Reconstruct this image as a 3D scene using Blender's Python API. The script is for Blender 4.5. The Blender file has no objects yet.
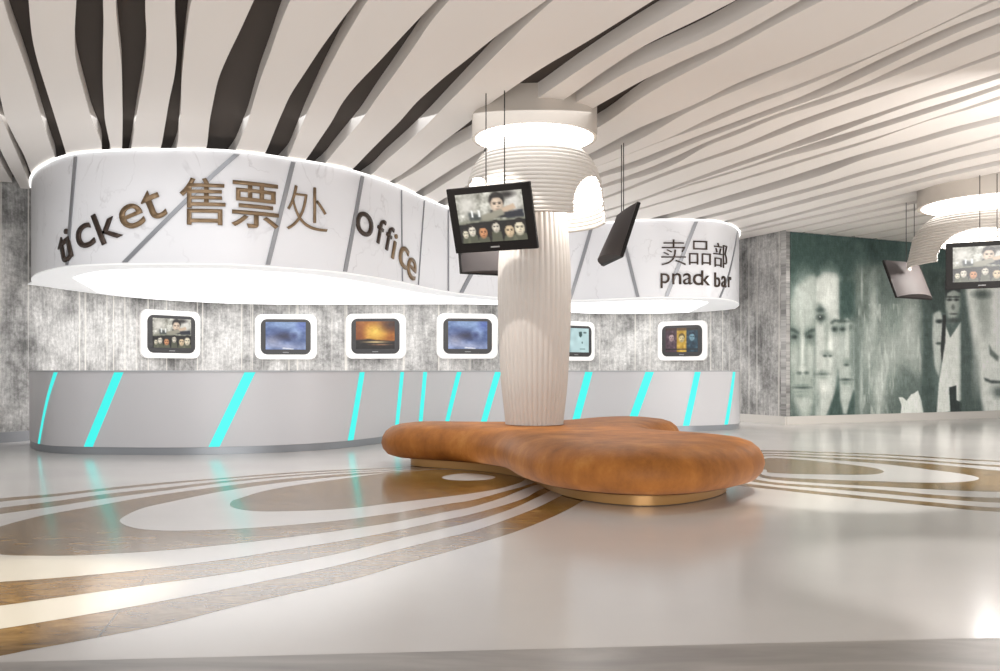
import bpy, bmesh, math, random
import numpy as np
from mathutils import Vector, Matrix
from mathutils.geometry import tessellate_polygon

random.seed(7); rng = np.random.default_rng(7)
F, HZ, CX, CAM = 900.0, 371.0, 500.0, 1.1      # focal (px), horizon row, centre column, eye height
ZC, ZS, ZT = 3.95, 2.48, 4.115                  # slat underside, canopy underside, dark ceiling
col = bpy.context.scene.collection
rad = math.radians

# ------------------------------------------------------------------ helpers
def P(x, D): return ((x - CX) / F * D, D)
def ceil_pt(x, y, z=ZC):
    D = (z - CAM) * F / (HZ - y); return P(x, D)
def floor_pt(x, y, z=0.0):
    D = (CAM - z) * F / (y - HZ); return P(x, D)

def tag(o, label=None, cat=None, group=None, kind=None):
    if label: o['label'] = label
    if cat: o['category'] = cat
    if group: o['group'] = group
    if kind: o['kind'] = kind
    return o

def empty(name, loc, label, cat, group=None):
    o = bpy.data.objects.new(name, None); col.objects.link(o)
    o.location = loc; o.empty_display_size = .1
    return tag(o, label, cat, group)

def mesh(name, V, Fc, mat=None, parent=None, smooth=False, auto=None):
    me = bpy.data.meshes.new(name)
    me.from_pydata([tuple(v) for v in V], [], [tuple(f) for f in Fc]); me.update()
    o = bpy.data.objects.new(name, me); col.objects.link(o)
    if mat is not None:
        for m in (mat if isinstance(mat, (list, tuple)) else [mat]): me.materials.append(m)
    if smooth:
        for p in me.polygons: p.use_smooth = True
    if auto:
        me.set_sharp_from_angle(angle=rad(auto))
    if parent is not None:
        o.parent = parent
        o.matrix_parent_inverse = (Matrix.LocRotScale(parent.location, parent.rotation_euler, parent.scale)).inverted()
    return o

def fix_normals(o):
    bm = bmesh.new(); bm.from_mesh(o.data)
    bmesh.ops.recalc_face_normals(bm, faces=bm.faces); bm.to_mesh(o.data); bm.free()

def tess(poly):
    return tessellate_polygon([[Vector((p[0], p[1], 0)) for p in poly]])

def prism(name, poly, z0, z1, mat, parent=None, smooth=False, auto=None):
    n = len(poly)
    V = [(x, y, z0) for x, y in poly] + [(x, y, z1) for x, y in poly]
    T = tess(poly)
    Fc = [t for t in T] + [tuple(i + n for i in t) for t in T]
    Fc += [(i, (i + 1) % n, (i + 1) % n + n, i + n) for i in range(n)]
    o = mesh(name, V, Fc, mat, parent); fix_normals(o)
    if smooth:
        for p in o.data.polygons: p.use_smooth = True
        o.data.set_sharp_from_angle(angle=rad(auto or 40))
    return o

def box(name, c, s, mat, parent=None, bevel=0):
    x, y, z = [q / 2 for q in s]
    V = [(c[0] + a * x, c[1] + b * y, c[2] + d * z) for a in (-1, 1) for b in (-1, 1) for d in (-1, 1)]
    Fc = [(0, 1, 3, 2), (4, 6, 7, 5), (0, 4, 5, 1), (2, 3, 7, 6), (0, 2, 6, 4), (1, 5, 7, 3)]
    o = mesh(name, V, Fc, mat, parent); fix_normals(o)
    if bevel:
        m = o.modifiers.new('b', 'BEVEL'); m.width = bevel; m.segments = 3
    return o

def cr(points, n=12, closed=False):
    """Catmull-Rom through points"""
    p = [np.array(q, float) for q in points]; out = []; N = len(p)
    segs = N if closed else N - 1
    for i in range(segs):
        if closed: a, b, c, d = p[(i - 1) % N], p[i], p[(i + 1) % N], p[(i + 2) % N]
        else: a, b, c, d = p[max(i - 1, 0)], p[i], p[i + 1], p[min(i + 2, N - 1)]
        t0 = 0; t1 = max(np.linalg.norm(b - a) ** .5, 1e-4); t2 = t1 + max(np.linalg.norm(c - b) ** .5, 1e-4); t3 = t2 + max(np.linalg.norm(d - c) ** .5, 1e-4)
        if np.allclose(a, b): a = b - (c - b)
        if np.allclose(c, d): d = c + (c - b)
        t1 = np.linalg.norm(b - a) ** .5; t2 = t1 + np.linalg.norm(c - b) ** .5; t3 = t2 + np.linalg.norm(d - c) ** .5
        for k in range(n):
            t = t1 + (t2 - t1) * k / n
            A1 = (t1 - t) / (t1 - t0) * a + (t - t0) / (t1 - t0) * b
            A2 = (t2 - t) / (t2 - t1) * b + (t - t1) / (t2 - t1) * c
            A3 = (t3 - t) / (t3 - t2) * c + (t - t2) / (t3 - t2) * d
            B1 = (t2 - t) / (t2 - t0) * A1 + (t - t0) / (t2 - t0) * A2
            B2 = (t3 - t) / (t3 - t1) * A2 + (t - t1) / (t3 - t1) * A3
            out.append((t2 - t) / (t2 - t1) * B1 + (t - t1) / (t2 - t1) * B2)
    if not closed: out.append(p[-1])
    return np.array(out)

class Curve:
    """plan curve with arc length and outward normal (towards the hall)"""
    def __init__(s, pts):
        s.p = np.array(pts); d = np.diff(s.p, axis=0); s.s = np.concatenate([[0], np.cumsum(np.hypot(d[:, 0], d[:, 1]))])
        t = np.gradient(s.p, axis=0); t /= np.linalg.norm(t, axis=1)[:, None]
        s.n = np.stack([t[:, 1], -t[:, 0]], 1); s.t = t
        px = CX + F * s.p[:, 0] / s.p[:, 1]
        keep = [0]
        for i in range(1, len(px)):
            if px[i] > px[keep[-1]] + 1e-3: keep.append(i)
        s.kpx = px[keep]; s.ks = s.s[keep]
    def s_at(s, px): return float(np.interp(px, s.kpx, s.ks))
    def at(s, q, off=0.0):
        x = np.interp(q, s.s, s.p[:, 0]); y = np.interp(q, s.s, s.p[:, 1])
        nx = np.interp(q, s.s, s.n[:, 0]); ny = np.interp(q, s.s, s.n[:, 1])
        return np.array([x + nx * off, y + ny * off])
    def z_at(s, px, py):
        p = s.at(s.s_at(px)); return CAM + (HZ - py) * p[1] / F

# ------------------------------------------------------------------ materials
def srgb(c):
    c = np.asarray(c, float) / 255.0
    return np.where(c <= .04045, c / 12.92, ((c + .055) / 1.055) ** 2.4)
def rgba(r, g, b): return tuple(srgb((r, g, b))) + (1,)

def mat(name, color, rough=.5, metal=0, spec=.5, emit=None, estr=0, coat=0, sheen=0):
    m = bpy.data.materials.new(name); m.use_nodes = True
    b = m.node_tree.nodes['Principled BSDF']
    b.inputs['Base Color'].default_value = color; b.inputs['Roughness'].default_value = rough
    b.inputs['Metallic'].default_value = metal; b.inputs['Specular IOR Level'].default_value = spec
    if coat: b.inputs['Coat Weight'].default_value = coat; b.inputs['Coat Roughness'].default_value = .05
    if sheen: b.inputs['Sheen Weight'].default_value = sheen
    if emit is not None:
        b.inputs['Emission Color'].default_value = emit; b.inputs['Emission Strength'].default_value = estr
    return m
def N(m, t, **kw):
    n = m.node_tree.nodes.new(t)
    for k, v in kw.items(): setattr(n, k, v)
    return n
def L(m, a, b): m.node_tree.links.new(a, b)
def bsdf(m): return m.node_tree.nodes['Principled BSDF']
def ramp(m, stops):
    r = N(m, 'ShaderNodeValToRGB'); e = r.color_ramp.elements
    e[0].position, e[0].color = stops[0]; e[1].position, e[1].color = stops[-1]
    for p, c in stops[1:-1]: q = e.new(p); q.color = c
    return r
def g(v): return (v, v, v, 1)
def mapping(m, src, scale=(1, 1, 1), rot=(0, 0, 0), loc=(0, 0, 0)):
    mp = N(m, 'ShaderNodeMapping'); mp.inputs['Scale'].default_value = scale; mp.inputs['Rotation'].default_value = rot
    mp.inputs['Location'].default_value = loc
    L(m, src, mp.inputs['Vector']); return mp.outputs['Vector']
def mixc(m, mode, fac, a, b):
    x = N(m, 'ShaderNodeMix', data_type='RGBA', blend_type=mode)
    if isinstance(fac, float): x.inputs[0].default_value = fac
    else: L(m, fac, x.inputs[0])
    for i, v in ((6, a), (7, b)):
        if isinstance(v, tuple): x.inputs[i].default_value = v
        else: L(m, v, x.inputs[i])
    return x.outputs[2]

M = {}
M['slat'] = mat('slat_white_paint', rgba(226, 221, 216), .55, spec=.3)
M['dark'] = mat('dark_ceiling_void', rgba(76, 70, 66), .9, spec=.1)
# concrete wallpaper with vertical streaks (uv = metres along the wall, height)
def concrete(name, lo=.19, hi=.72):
    m = mat(name, g(.5), .6, spec=.25)
    uv = N(m, 'ShaderNodeUVMap').outputs['UV']
    n1 = N(m, 'ShaderNodeTexNoise'); n1.inputs['Scale'].default_value = 1; n1.inputs['Detail'].default_value = 6; n1.inputs['Roughness'].default_value = .7
    L(m, mapping(m, uv, (1.1, .9, 1)), n1.inputs['Vector'])
    n2 = N(m, 'ShaderNodeTexNoise'); n2.inputs['Scale'].default_value = 1; n2.inputs['Detail'].default_value = 5; n2.inputs['Roughness'].default_value = .8
    L(m, mapping(m, uv, (16, 1.3, 1)), n2.inputs['Vector'])
    n3 = N(m, 'ShaderNodeTexNoise'); n3.inputs['Scale'].default_value = 1; n3.inputs['Detail'].default_value = 2
    L(m, mapping(m, uv, (11, .04, 1)), n3.inputs['Vector'])
    n4 = N(m, 'ShaderNodeTexNoise'); n4.inputs['Scale'].default_value = 14; n4.inputs['Detail'].default_value = 4; n4.inputs['Roughness'].default_value = .8
    L(m, uv, n4.inputs['Vector'])
    r1 = ramp(m, [(.36, g(lo)), (.47, g((lo + hi) / 2)), (.58, g(hi))]); L(m, n1.outputs[0], r1.inputs[0])
    r2 = ramp(m, [(.3, g(.45)), (.7, g(1.25))]); L(m, n2.outputs[0], r2.inputs[0])
    r4 = ramp(m, [(.3, g(.55)), (.7, g(1.3))]); L(m, n4.outputs[0], r4.inputs[0])
    c = mixc(m, 'MULTIPLY', .75, r1.outputs[0], r2.outputs[0]); c = mixc(m, 'MULTIPLY', .8, c, r4.outputs[0])
    r3 = ramp(m, [(.58, g(0)), (.64, g(.8)), (.70, g(.1))]); L(m, n3.outputs[0], r3.inputs[0])
    c = mixc(m, 'MIX', r3.outputs[0], c, (hi * 1.15, hi * 1.13, hi * 1.08, 1))
    c = mixc(m, 'MULTIPLY', 1.0, c, (1, .985, .96, 1))
    L(m, c, bsdf(m).inputs['Base Color']); return m
M['wall'] = concrete('streaked_grey_wallcovering')
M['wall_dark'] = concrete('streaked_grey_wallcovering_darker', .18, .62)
M['base'] = mat('pale_baseboard', rgba(214, 210, 204), .4)
M['base_grey'] = mat('grey_baseboard', rgba(150, 152, 156), .4)

def marble(name, base, vein):
    m = mat(name, base, .28, spec=.4)
    uv = N(m, 'ShaderNodeUVMap').outputs['UV']
    n = N(m, 'ShaderNodeTexNoise'); n.inputs['Scale'].default_value = 1.0; n.inputs['Detail'].default_value = 5; n.inputs['Distortion'].default_value = .6
    L(m, mapping(m, uv, (1.1, .8, 1), (0, 0, .6)), n.inputs['Vector'])
    r = ramp(m, [(.49, g(0)), (.5, g(.8)), (.51, g(0))]); L(m, n.outputs[0], r.inputs[0])
    n2 = N(m, 'ShaderNodeTexNoise'); n2.inputs['Scale'].default_value = 2.5; n2.inputs['Detail'].default_value = 3; L(m, uv, n2.inputs['Vector'])
    r2 = ramp(m, [(.4, g(0)), (.65, g(1))]); L(m, n2.outputs[0], r2.inputs[0])
    k = mixc(m, 'MULTIPLY', 1.0, r.outputs[0], r2.outputs[0])
    L(m, mixc(m, 'MIX', k, base, vein), bsdf(m).inputs['Base Color']); return m
M['fascia'] = marble('white_veined_marble', rgba(224, 225, 229), rgba(196, 196, 200))
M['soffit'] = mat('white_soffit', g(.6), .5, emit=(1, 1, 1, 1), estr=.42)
M['panel'] = mat('luminous_ceiling_panel', g(.9), .5, emit=(1, 1, 1, 1), estr=1.75)
M['steel'] = mat('brushed_grey_strip', rgba(150, 152, 157), .35, metal=.6)
M['edge_light'] = mat('cove_light_strip', g(.9), .5, emit=(1, .99, .97, 1), estr=1.6)
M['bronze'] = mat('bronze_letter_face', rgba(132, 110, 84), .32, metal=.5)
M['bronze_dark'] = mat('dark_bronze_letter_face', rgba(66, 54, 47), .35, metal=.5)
M['counter'] = mat('satin_pale_grey_laminate', rgba(208, 208, 212), .32, spec=.5)
M['ctop'] = mat('grey_counter_top', rgba(175, 177, 182), .3)
M['plinth'] = mat('grey_plinth_metal', rgba(150, 154, 160), .3, metal=.3)
M['cyan'] = mat('cyan_light_strip', rgba(20, 90, 90), .4, emit=(.05, .86, .80, 1), estr=1.0)
M['white_plastic'] = mat('white_monitor_surround', rgba(244, 243, 241), .35, emit=(1, 1, 1, 1), estr=.12)  # weak emission put into the plastic; the surround is no lamp
M['black_plastic'] = mat('charcoal_monitor_casing', rgba(58, 57, 58), .35)
M['dark_brown_plastic'] = mat('dark_brown_monitor_casing', rgba(22, 19, 18), .45, spec=.2)
M['shell'] = mat('glossy_grey_back_shell', rgba(66, 61, 61), .62, spec=.25)
M['cable'] = mat('dark_steel_cable', rgba(60, 58, 56), .5, metal=.6)
M['logo'] = mat('pale_monitor_badge', rgba(150, 150, 150), .4)
M['column'] = mat('ivory_fluted_shaft', rgba(200, 194, 188), .5, spec=.35)
M['shade'] = mat('ivory_ribbed_shade', rgba(196, 190, 183), .55, spec=.3)
M['disc'] = mat('ivory_ceiling_drum', rgba(186, 178, 169), .5)
M['ring'] = mat('white_light_ring', g(.9), .5, emit=(1, .99, .97, 1), estr=7)
# leather
m = mat('tan_orange_suede', rgba(176, 104, 44), .55, spec=.3, sheen=.0)
tc = N(m, 'ShaderNodeTexCoord').outputs['Object']
n = N(m, 'ShaderNodeTexNoise'); n.inputs['Scale'].default_value = 3.0; n.inputs['Detail'].default_value = 6; n.inputs['Roughness'].default_value = .65
L(m, mapping(m, tc, (1, 1, .6)), n.inputs['Vector'])
r = ramp(m, [(.32, rgba(126, 76, 28)), (.55, rgba(160, 100, 42)), (.72, rgba(182, 124, 60))]); L(m, n.outputs[0], r.inputs[0])
L(m, r.outputs[0], bsdf(m).inputs['Base Color'])
n2 = N(m, 'ShaderNodeTexNoise'); n2.inputs['Scale'].default_value = 60; n2.inputs['Detail'].default_value = 4; L(m, tc, n2.inputs['Vector'])
bp = N(m, 'ShaderNodeBump'); bp.inputs['Strength'].default_value = .25; bp.inputs['Distance'].default_value = .01
L(m, n2.outputs[0], bp.inputs['Height']); L(m, bp.outputs[0], bsdf(m).inputs['Normal']); M['leather'] = m
M['gold'] = mat('golden_plinth', rgba(196, 150, 92), .35, metal=.35)
# floor
m = mat('polished_white_floor', rgba(205, 200, 196), .17, spec=.55)
tc = N(m, 'ShaderNodeTexCoord').outputs['Object']
n = N(m, 'ShaderNodeTexNoise'); n.inputs['Scale'].default_value = .8; n.inputs['Detail'].default_value = 4; L(m, tc, n.inputs['Vector'])
r = ramp(m, [(.3, rgba(214, 211, 209)), (.7, rgba(223, 220, 217))]); L(m, n.outputs[0], r.inputs[0]); L(m, r.outputs[0], bsdf(m).inputs['Base Color'])
M['floor'] = m
m = mat('brown_veined_inlay', rgba(160, 125, 80), .15, spec=.3)
tc = N(m, 'ShaderNodeTexCoord').outputs['Object']
n = N(m, 'ShaderNodeTexNoise'); n.inputs['Scale'].default_value = 1; n.inputs['Detail'].default_value = 8; n.inputs['Roughness'].default_value = .65; n.inputs['Distortion'].default_value = .8
L(m, mapping(m, tc, (4.5, 9, 1), (0, 0, rad(-25))), n.inputs['Vector'])
r = ramp(m, [(.3, rgba(96, 70, 32)), (.5, rgba(138, 106, 56)), (.72, rgba(172, 140, 86))]); L(m, n.outputs[0], r.inputs[0])
bk = N(m, 'ShaderNodeTexBrick'); bk.inputs['Scale'].default_value = 1; bk.inputs['Brick Width'].default_value = 1.7; bk.inputs['Row Height'].default_value = 1.7
bk.inputs['Mortar Size'].default_value = .006; bk.inputs['Mortar Smooth'].default_value = 0
bk.inputs['Color1'].default_value = g(1); bk.inputs['Color2'].default_value = g(.9); bk.inputs['Mortar'].default_value = g(.45)
L(m, mapping(m, tc, (1, 1, 1), (0, 0, rad(-12))), bk.inputs['Vector'])
L(m, mixc(m, 'MULTIPLY', .9, r.outputs[0], bk.outputs[0]), bsdf(m).inputs['Base Color']); M['inlay'] = m
m = mat('grey_stone_threshold', rgba(150, 145, 141), .3)
tc = N(m, 'ShaderNodeTexCoord').outputs['Object']
n = N(m, 'ShaderNodeTexNoise'); n.inputs['Scale'].default_value = 1; n.inputs['Detail'].default_value = 7; n.inputs['Distortion'].default_value = 1.2
L(m, mapping(m, tc, (1.2, 5, 1), (0, 0, .35)), n.inputs['Vector'])
r = ramp(m, [(.3, rgba(134, 129, 125)), (.7, rgba(172, 167, 162))]); L(m, n.outputs[0], r.inputs[0]); L(m, r.outputs[0], bsdf(m).inputs['Base Color'])
M['threshold'] = m
def picture_mat(name, emit, rough=.3, base=0.15):
    m = mat(name, g(.1), rough)
    a = N(m, 'ShaderNodeVertexColor', layer_name='Col')
    if base == 1: L(m, a.outputs[0], bsdf(m).inputs['Base Color'])
    else: bsdf(m).inputs['Base Color'].default_value = g(.02)
    if emit:
        L(m, a.outputs[0], bsdf(m).inputs['Emission Color']); bsdf(m).inputs['Emission Strength'].default_value = emit
    return m
M['screen'] = picture_mat('lit_screen_picture', 1.0, .25)
M['mural'] = picture_mat('printed_mural', 0, .35, 1)

# ------------------------------------------------------------------ painter
class Canvas:
    def __init__(s, w, h, c):
        s.w, s.h = w, h; s.a = np.ones((h, w, 3)) * np.array(c, float)
        s.Y, s.X = np.mgrid[0:h, 0:w].astype(float)
    def blur(s, k, r):
        if r <= 0: return k
        n = int(3 * r) + 1; x = np.arange(-n, n + 1); q = np.exp(-x * x / (2 * r * r)); q /= q.sum()
        k = np.pad(k, ((n, n), (n, n)), mode='edge')
        k = np.apply_along_axis(lambda v: np.convolve(v, q, 'same'), 0, k); k = np.apply_along_axis(lambda v: np.convolve(v, q, 'same'), 1, k)
        return k[n:-n, n:-n]
    def put(s, k, c, a=1.0):
        k = (np.clip(k, 0, 1) * a)[..., None]; s.a = s.a * (1 - k) + np.array(c, float) * k
    def ell(s, cx, cy, rx, ry, c, soft=.25, a=1.0, rot=0):
        dx, dy = s.X - cx, s.Y - cy; cs, sn = math.cos(rot), math.sin(rot)
        d = np.hypot((dx * cs + dy * sn) / rx, (-dx * sn + dy * cs) / ry)
        s.put((1 + soft - d) / (2 * soft + 1e-6) if soft else (d < 1).astype(float), c, a)
    def poly(s, pts, c, r=0, a=1.0):
        k = np.zeros((s.h, s.w), bool); n = len(pts)
        for i in range(n):
            x0, y0 = pts[i]; x1, y1 = pts[(i + 1) % n]
            if y0 == y1: continue
            cond = ((y0 > s.Y) != (y1 > s.Y)) & (s.X < (x1 - x0) * (s.Y - y0) / (y1 - y0) + x0); k ^= cond
        s.put(s.blur(k.astype(float), r), c, a)
    def noise(s, sx, sy, amp):
        n = rng.normal(size=(int(s.h / sy) + 3, int(s.w / sx) + 3))
        yi = s.Y / sy; xi = s.X / sx; y0 = yi.astype(int); x0 = xi.astype(int); fy = yi - y0; fx = xi - x0
        fy = fy * fy * (3 - 2 * fy); fx = fx * fx * (3 - 2 * fx)
        v = (n[y0, x0] * (1 - fx) + n[y0, x0 + 1] * fx) * (1 - fy) + (n[y0 + 1, x0] * (1 - fx) + n[y0 + 1, x0 + 1] * fx) * fy
        s.a = s.a + v[..., None] * amp; return v
    def get(s, x, y):
        return np.clip(s.a[np.clip(y, 0, s.h - 1).astype(int), np.clip(x, 0, s.w - 1).astype(int)], 0, 255)

def face(c, x, y, r, skin=(214, 205, 182), hair=(30, 26, 24), k=1.25):
    sk = np.array(skin, float)
    c.ell(x, y - r * .42, r * .98, r * k * .86, hair, .14)
    c.ell(x, y + r * .14, r * .82, r * k * .88, sk * .8, .12)
    c.ell(x - r * .12, y + r * .1, r * .62, r * k * .78, sk, .5)
    c.poly([(x - r * .84, y - r * .3), (x - r * .5, y - r * .75), (x + r * .4, y - r * .8), (x + r * .84, y - r * .3), (x + r * .8, y - r * 1.1), (x - r * .8, y - r * 1.1)], hair, r * .06)
    for e in (-.34, .34):
        c.ell(x + r * e, y - r * .12, r * .26, r * .07, sk * .35, .6, .8); c.ell(x + r * e, y + r * .04, r * .17, r * .08, sk * .25, .6, .9)
    c.ell(x + r * .1, y + r * .42, r * .16, r * .08, sk * .55, .7, .7); c.ell(x + r * .14, y + r * .2, r * .08, r * .28, sk * .75, .7, .6)
    c.ell(x, y + r * .72, r * .26, r * .07, sk * np.array([.55, .42, .42]), .6, .8); c.ell(x, y + r * 1.0, r * .5, r * .12, sk * .65, .7, .5)
def paint_poster():
    c = Canvas(132, 96, (170, 168, 158)); c.noise(9, 7, 26); c.noise(3, 3, 16)
    c.ell(20, 20, 16, 20, (212, 208, 200), .6, .8); c.ell(112, 18, 14, 26, (222, 218, 212), .6, .8)
    c.ell(100, 6, 14, 6, (54, 50, 48), .6)
    c.poly([(62, 48), (66, 34), (98, 34), (106, 50)], (44, 46, 48), 1)          # dark collar and suit
    face(c, 80, 22, 15, (216, 196, 176), (26, 22, 22), 1.2)
    c.poly([(42, 44), (96, 30), (112, 30), (110, 38), (60, 54), (44, 52)], (150, 146, 132), 1.2)
    c.poly([(86, 32), (112, 24), (116, 34), (92, 40)], (196, 174, 152), 1)
    c.poly([(92, 40), (128, 36), (130, 50), (96, 52)], (44, 48, 58), 1.2)
    c.poly([(20, 34), (44, 40), (46, 52), (22, 52)], (60, 66, 66), 2, .8)
    for x in (26, 40): c.poly([(x, 32), (x + 4, 32), (x + 5, 46), (x + 1, 46)], (232, 232, 228), .8)
    c.poly([(0, 52), (132, 50), (132, 58), (0, 60)], (120, 122, 104), 2, .6)
    c.poly([(0, 58), (40, 55), (132, 54), (132, 96), (0, 96)], (20, 19, 17), 1)
    for x, y, r, s in ((10, 76, 7, (220, 212, 190)), (24, 70, 9, (224, 216, 200)), (46, 74, 10, (206, 150, 110)), (72, 66, 9, (214, 206, 190)), (98, 74, 11, (214, 192, 160)), (118, 70, 12, (224, 214, 190))):
        c.poly([(x - r * 1.3, 96), (x - r, y + r), (x + r, y + r), (x + r * 1.3, 96)], (110, 112, 94), 1, .8)
        face(c, x, y, r, s)
    c.a = (c.a - 120) * 1.2 + 118; return c
def paint_storm():
    c = Canvas(132, 96, (88, 112, 166)); c.noise(34, 22, 22); c.noise(12, 9, 14)
    c.ell(66, 8, 60, 16, (150, 178, 214), .8, .7); c.ell(56, 50, 44, 13, (22, 28, 66), .7, .95); c.ell(30, 30, 22, 10, (52, 70, 120), .8, .7)
    c.ell(98, 42, 16, 15, (158, 182, 220), .7, .8); c.ell(92, 47, 11, 10, (44, 58, 112), .6, .9)
    c.ell(70, 84, 66, 12, (170, 176, 204), .7, .8); c.ell(20, 66, 26, 14, (200, 194, 204), .8, .6)
    c.ell(120, 10, 16, 14, (70, 92, 168), .8, .8); c.ell(110, 72, 22, 10, (78, 96, 140), .8, .7)
    c.noise(5, 3, 5); c.poly([(56, 88), (92, 92), (90, 95), (54, 92)], (238, 238, 240), 1); return c
def paint_sunset():
    c = Canvas(132, 96, (150, 82, 20)); c.noise(20, 14, 18)
    c.ell(66, 40, 54, 30, (214, 138, 34), .9, .9); c.ell(66, 36, 26, 20, (250, 214, 96), .9, .9)
    c.ell(120, 10, 30, 20, (44, 20, 10), .8, .8); c.ell(8, 50, 18, 40, (120, 52, 14), .8, .7)
    c.poly([(0, 64), (30, 62), (44, 60), (66, 64), (132, 68), (132, 96), (0, 96)], (20, 12, 10), 1.5)
    c.ell(66, 71, 34, 2.5, (244, 214, 150), .8); c.ell(84, 80, 30, 2, (210, 150, 100), .8, .8); c.noise(6, 4, 6); return c
def paint_pale():
    c = Canvas(132, 96, (186, 214, 216)); c.noise(20, 20, 6)
    c.poly([(78, 14), (94, 12), (96, 28), (88, 36), (80, 30)], (44, 74, 74), 1); c.ell(110, 16, 8, 3, (70, 90, 90), .5)
    c.ell(96, 56, 3, 4, (60, 90, 90), .5); c.poly([(84, 80), (112, 80), (112, 84), (84, 84)], (90, 120, 120), 1, .7)
    c.poly([(0, 0), (40, 0), (30, 60), (40, 96), (0, 96)], (150, 180, 184), 4); return c
def paint_collage():
    c = Canvas(132, 96, (60, 40, 50)); c.noise(10, 8, 14)
    c.poly([(0, 0), (46, 0), (46, 96), (0, 96)], (74, 50, 62), 1); c.poly([(46, 0), (86, 0), (86, 96), (46, 96)], (196, 156, 50), 1)
    c.poly([(86, 0), (132, 0), (132, 96), (86, 96)], (28, 60, 76), 1)
    face(c, 24, 36, 13, (190, 160, 160), (60, 30, 40)); face(c, 66, 40, 13, (226, 206, 150), (90, 70, 20)); face(c, 108, 34, 13, (120, 160, 176), (20, 40, 60))
    c.noise(7, 7, 16); c.poly([(0, 0), (132, 0), (132, 8), (46, 10), (0, 10)], (60, 36, 24), 2, .7)
    c.poly([(0, 82), (132, 82), (132, 86), (0, 86)], (20, 16, 18), .5); return c

def picture(name, c, corner_fn, nu, nv, mat_, parent, px_fn=None):
    """a grid whose corner colours carry the painted picture; corner_fn(u,v) -> world point, v downwards"""
    V = []; C = []
    for j in range(nv + 1):
        for i in range(nu + 1):
            V.append(corner_fn(i / nu, j / nv))
    Fc = [(j * (nu + 1) + i, (j + 1) * (nu + 1) + i, (j + 1) * (nu + 1) + i + 1, j * (nu + 1) + i + 1) for j in range(nv) for i in range(nu)]
    if px_fn is None:
        ii = np.tile(np.arange(nu + 1), nv + 1) / nu; jj = np.repeat(np.arange(nv + 1), nu + 1) / nv
        colr = c.get(ii * (c.w - 1), jj * (c.h - 1))
    else:
        q = px_fn(np.array(V)); colr = c.get(q[:, 0], q[:, 1])
    o = mesh(name, V, Fc, mat_, parent)
    at = o.data.color_attributes.new('Col', 'FLOAT_COLOR', 'POINT')
    at.data.foreach_set('color', np.concatenate([srgb(colr), np.ones((len(colr), 1))], 1).astype(np.float32).ravel())
    return o

# ------------------------------------------------------------------ camera, world
cam = bpy.data.cameras.new('camera'); co = bpy.data.objects.new('camera', cam); col.objects.link(co)
co.location = (0, 0, CAM); co.rotation_euler = (rad(90), 0, 0)
cam.sensor_fit = 'HORIZONTAL'; cam.sensor_width = 36; cam.lens = 36 * F / 1000; cam.shift_y = (HZ - 335.5) / 1000
cam.clip_end = 200
bpy.context.scene.camera = co
sc = bpy.context.scene
sc.view_settings.view_transform = 'Standard'; sc.view_settings.look = 'None'; sc.view_settings.exposure = 0
w = bpy.data.worlds.new('world'); sc.world = w; w.use_nodes = True
w.node_tree.nodes['Background'].inputs[0].default_value = (1, .965, .93, 1); w.node_tree.nodes['Background'].inputs[1].default_value = .8
sc.cycles.max_bounces = 8; sc.cycles.diffuse_bounces = 5; sc.cycles.glossy_bounces = 4; sc.cycles.caustics_reflective = False
sc.cycles.sample_clamp_indirect = 4

# ------------------------------------------------------------------ plan curves
SL = -.472                                        # slat direction dX/dY
wall_pts = [(-10.6, 8.0), (-9.2, 11.2), (-7.9, 13.4), (-7.42, 14.27), (-7.25, 15.3), (-6.9, 16.6), (-6.2, 17.6), (-5.3, 18.25), (-3.8, 18.5), (-1.8, 18.4), (-.4, 18.45),
            (.4, 19.0), (1.0, 20.2), (1.7, 21.1), (2.7, 21.45), (3.8, 21.3), (4.6, 20.8), (5.04, 20.12)]
wall_back = Curve(cr(wall_pts, 10))
corner = np.array([5.85, 18.4]); t_dir = np.array([1, .472]) / math.hypot(1, .472)
mural_end = corner + t_dir * 11.5

def strip_wall(name, pts, z0, z1, mt, kind='structure', thick=.15):
    """wall with real thickness; uv in metres"""
    c = Curve(pts); n = len(c.p); V = []; UV = []
    for i in range(n):
        for z in (z0, z1): V.append((*c.p[i], z)); UV.append((c.s[i], z))
    for i in range(n):
        q = c.p[i] - c.n[i] * thick
        for z in (z0, z1): V.append((*q, z)); UV.append((c.s[i], z))
    k = 2 * n; Fc = []
    for i in range(n - 1):
        a = 2 * i; Fc.append((a, a + 2, a + 3, a + 1)); Fc.append((k + a, k + a + 1, k + a + 3, k + a + 2))
        Fc.append((a + 1, a + 3, k + a + 3, k + a + 1)); Fc.append((a, k + a, k + a + 2, a + 2))
    Fc.append((0, 1, k + 1, k)); e = 2 * n - 2; Fc.append((e, k + e, k + e + 1, e + 1))
    o = mesh(name, V, Fc, mt); uvl = o.data.uv_layers.new(name='UVMap')
    for l in o.data.loops: uvl.data[l.index].uv = UV[l.vertex_index]
    if kind: o['kind'] = kind
    return o
strip_wall('wall_back', wall_back.p, 0, ZT, M['wall'])
side = np.linspace((5.04, 20.12), corner, 6)
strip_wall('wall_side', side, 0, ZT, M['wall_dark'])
mur = np.linspace(corner, mural_end, 12)
strip_wall('wall_right', mur, 0, ZT, M['wall'])
def baseboard(name, pts, z, mt, th=.03):
    c = Curve(pts); out = [tuple(c.p[i] + c.n[i] * th) for i in range(len(c.p))]; inn = [tuple(p) for p in c.p]
    o = prism(name, out + inn[::-1], .001, z, mt); o['kind'] = 'structure'; return o
baseboard('baseboard_back', wall_back.p, .16, M['base_grey'])
baseboard('baseboard_side', side + np.array([-.0, 0]), .17, M['base'])
baseboard('baseboard_right', mur, .17, M['base'])

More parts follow.
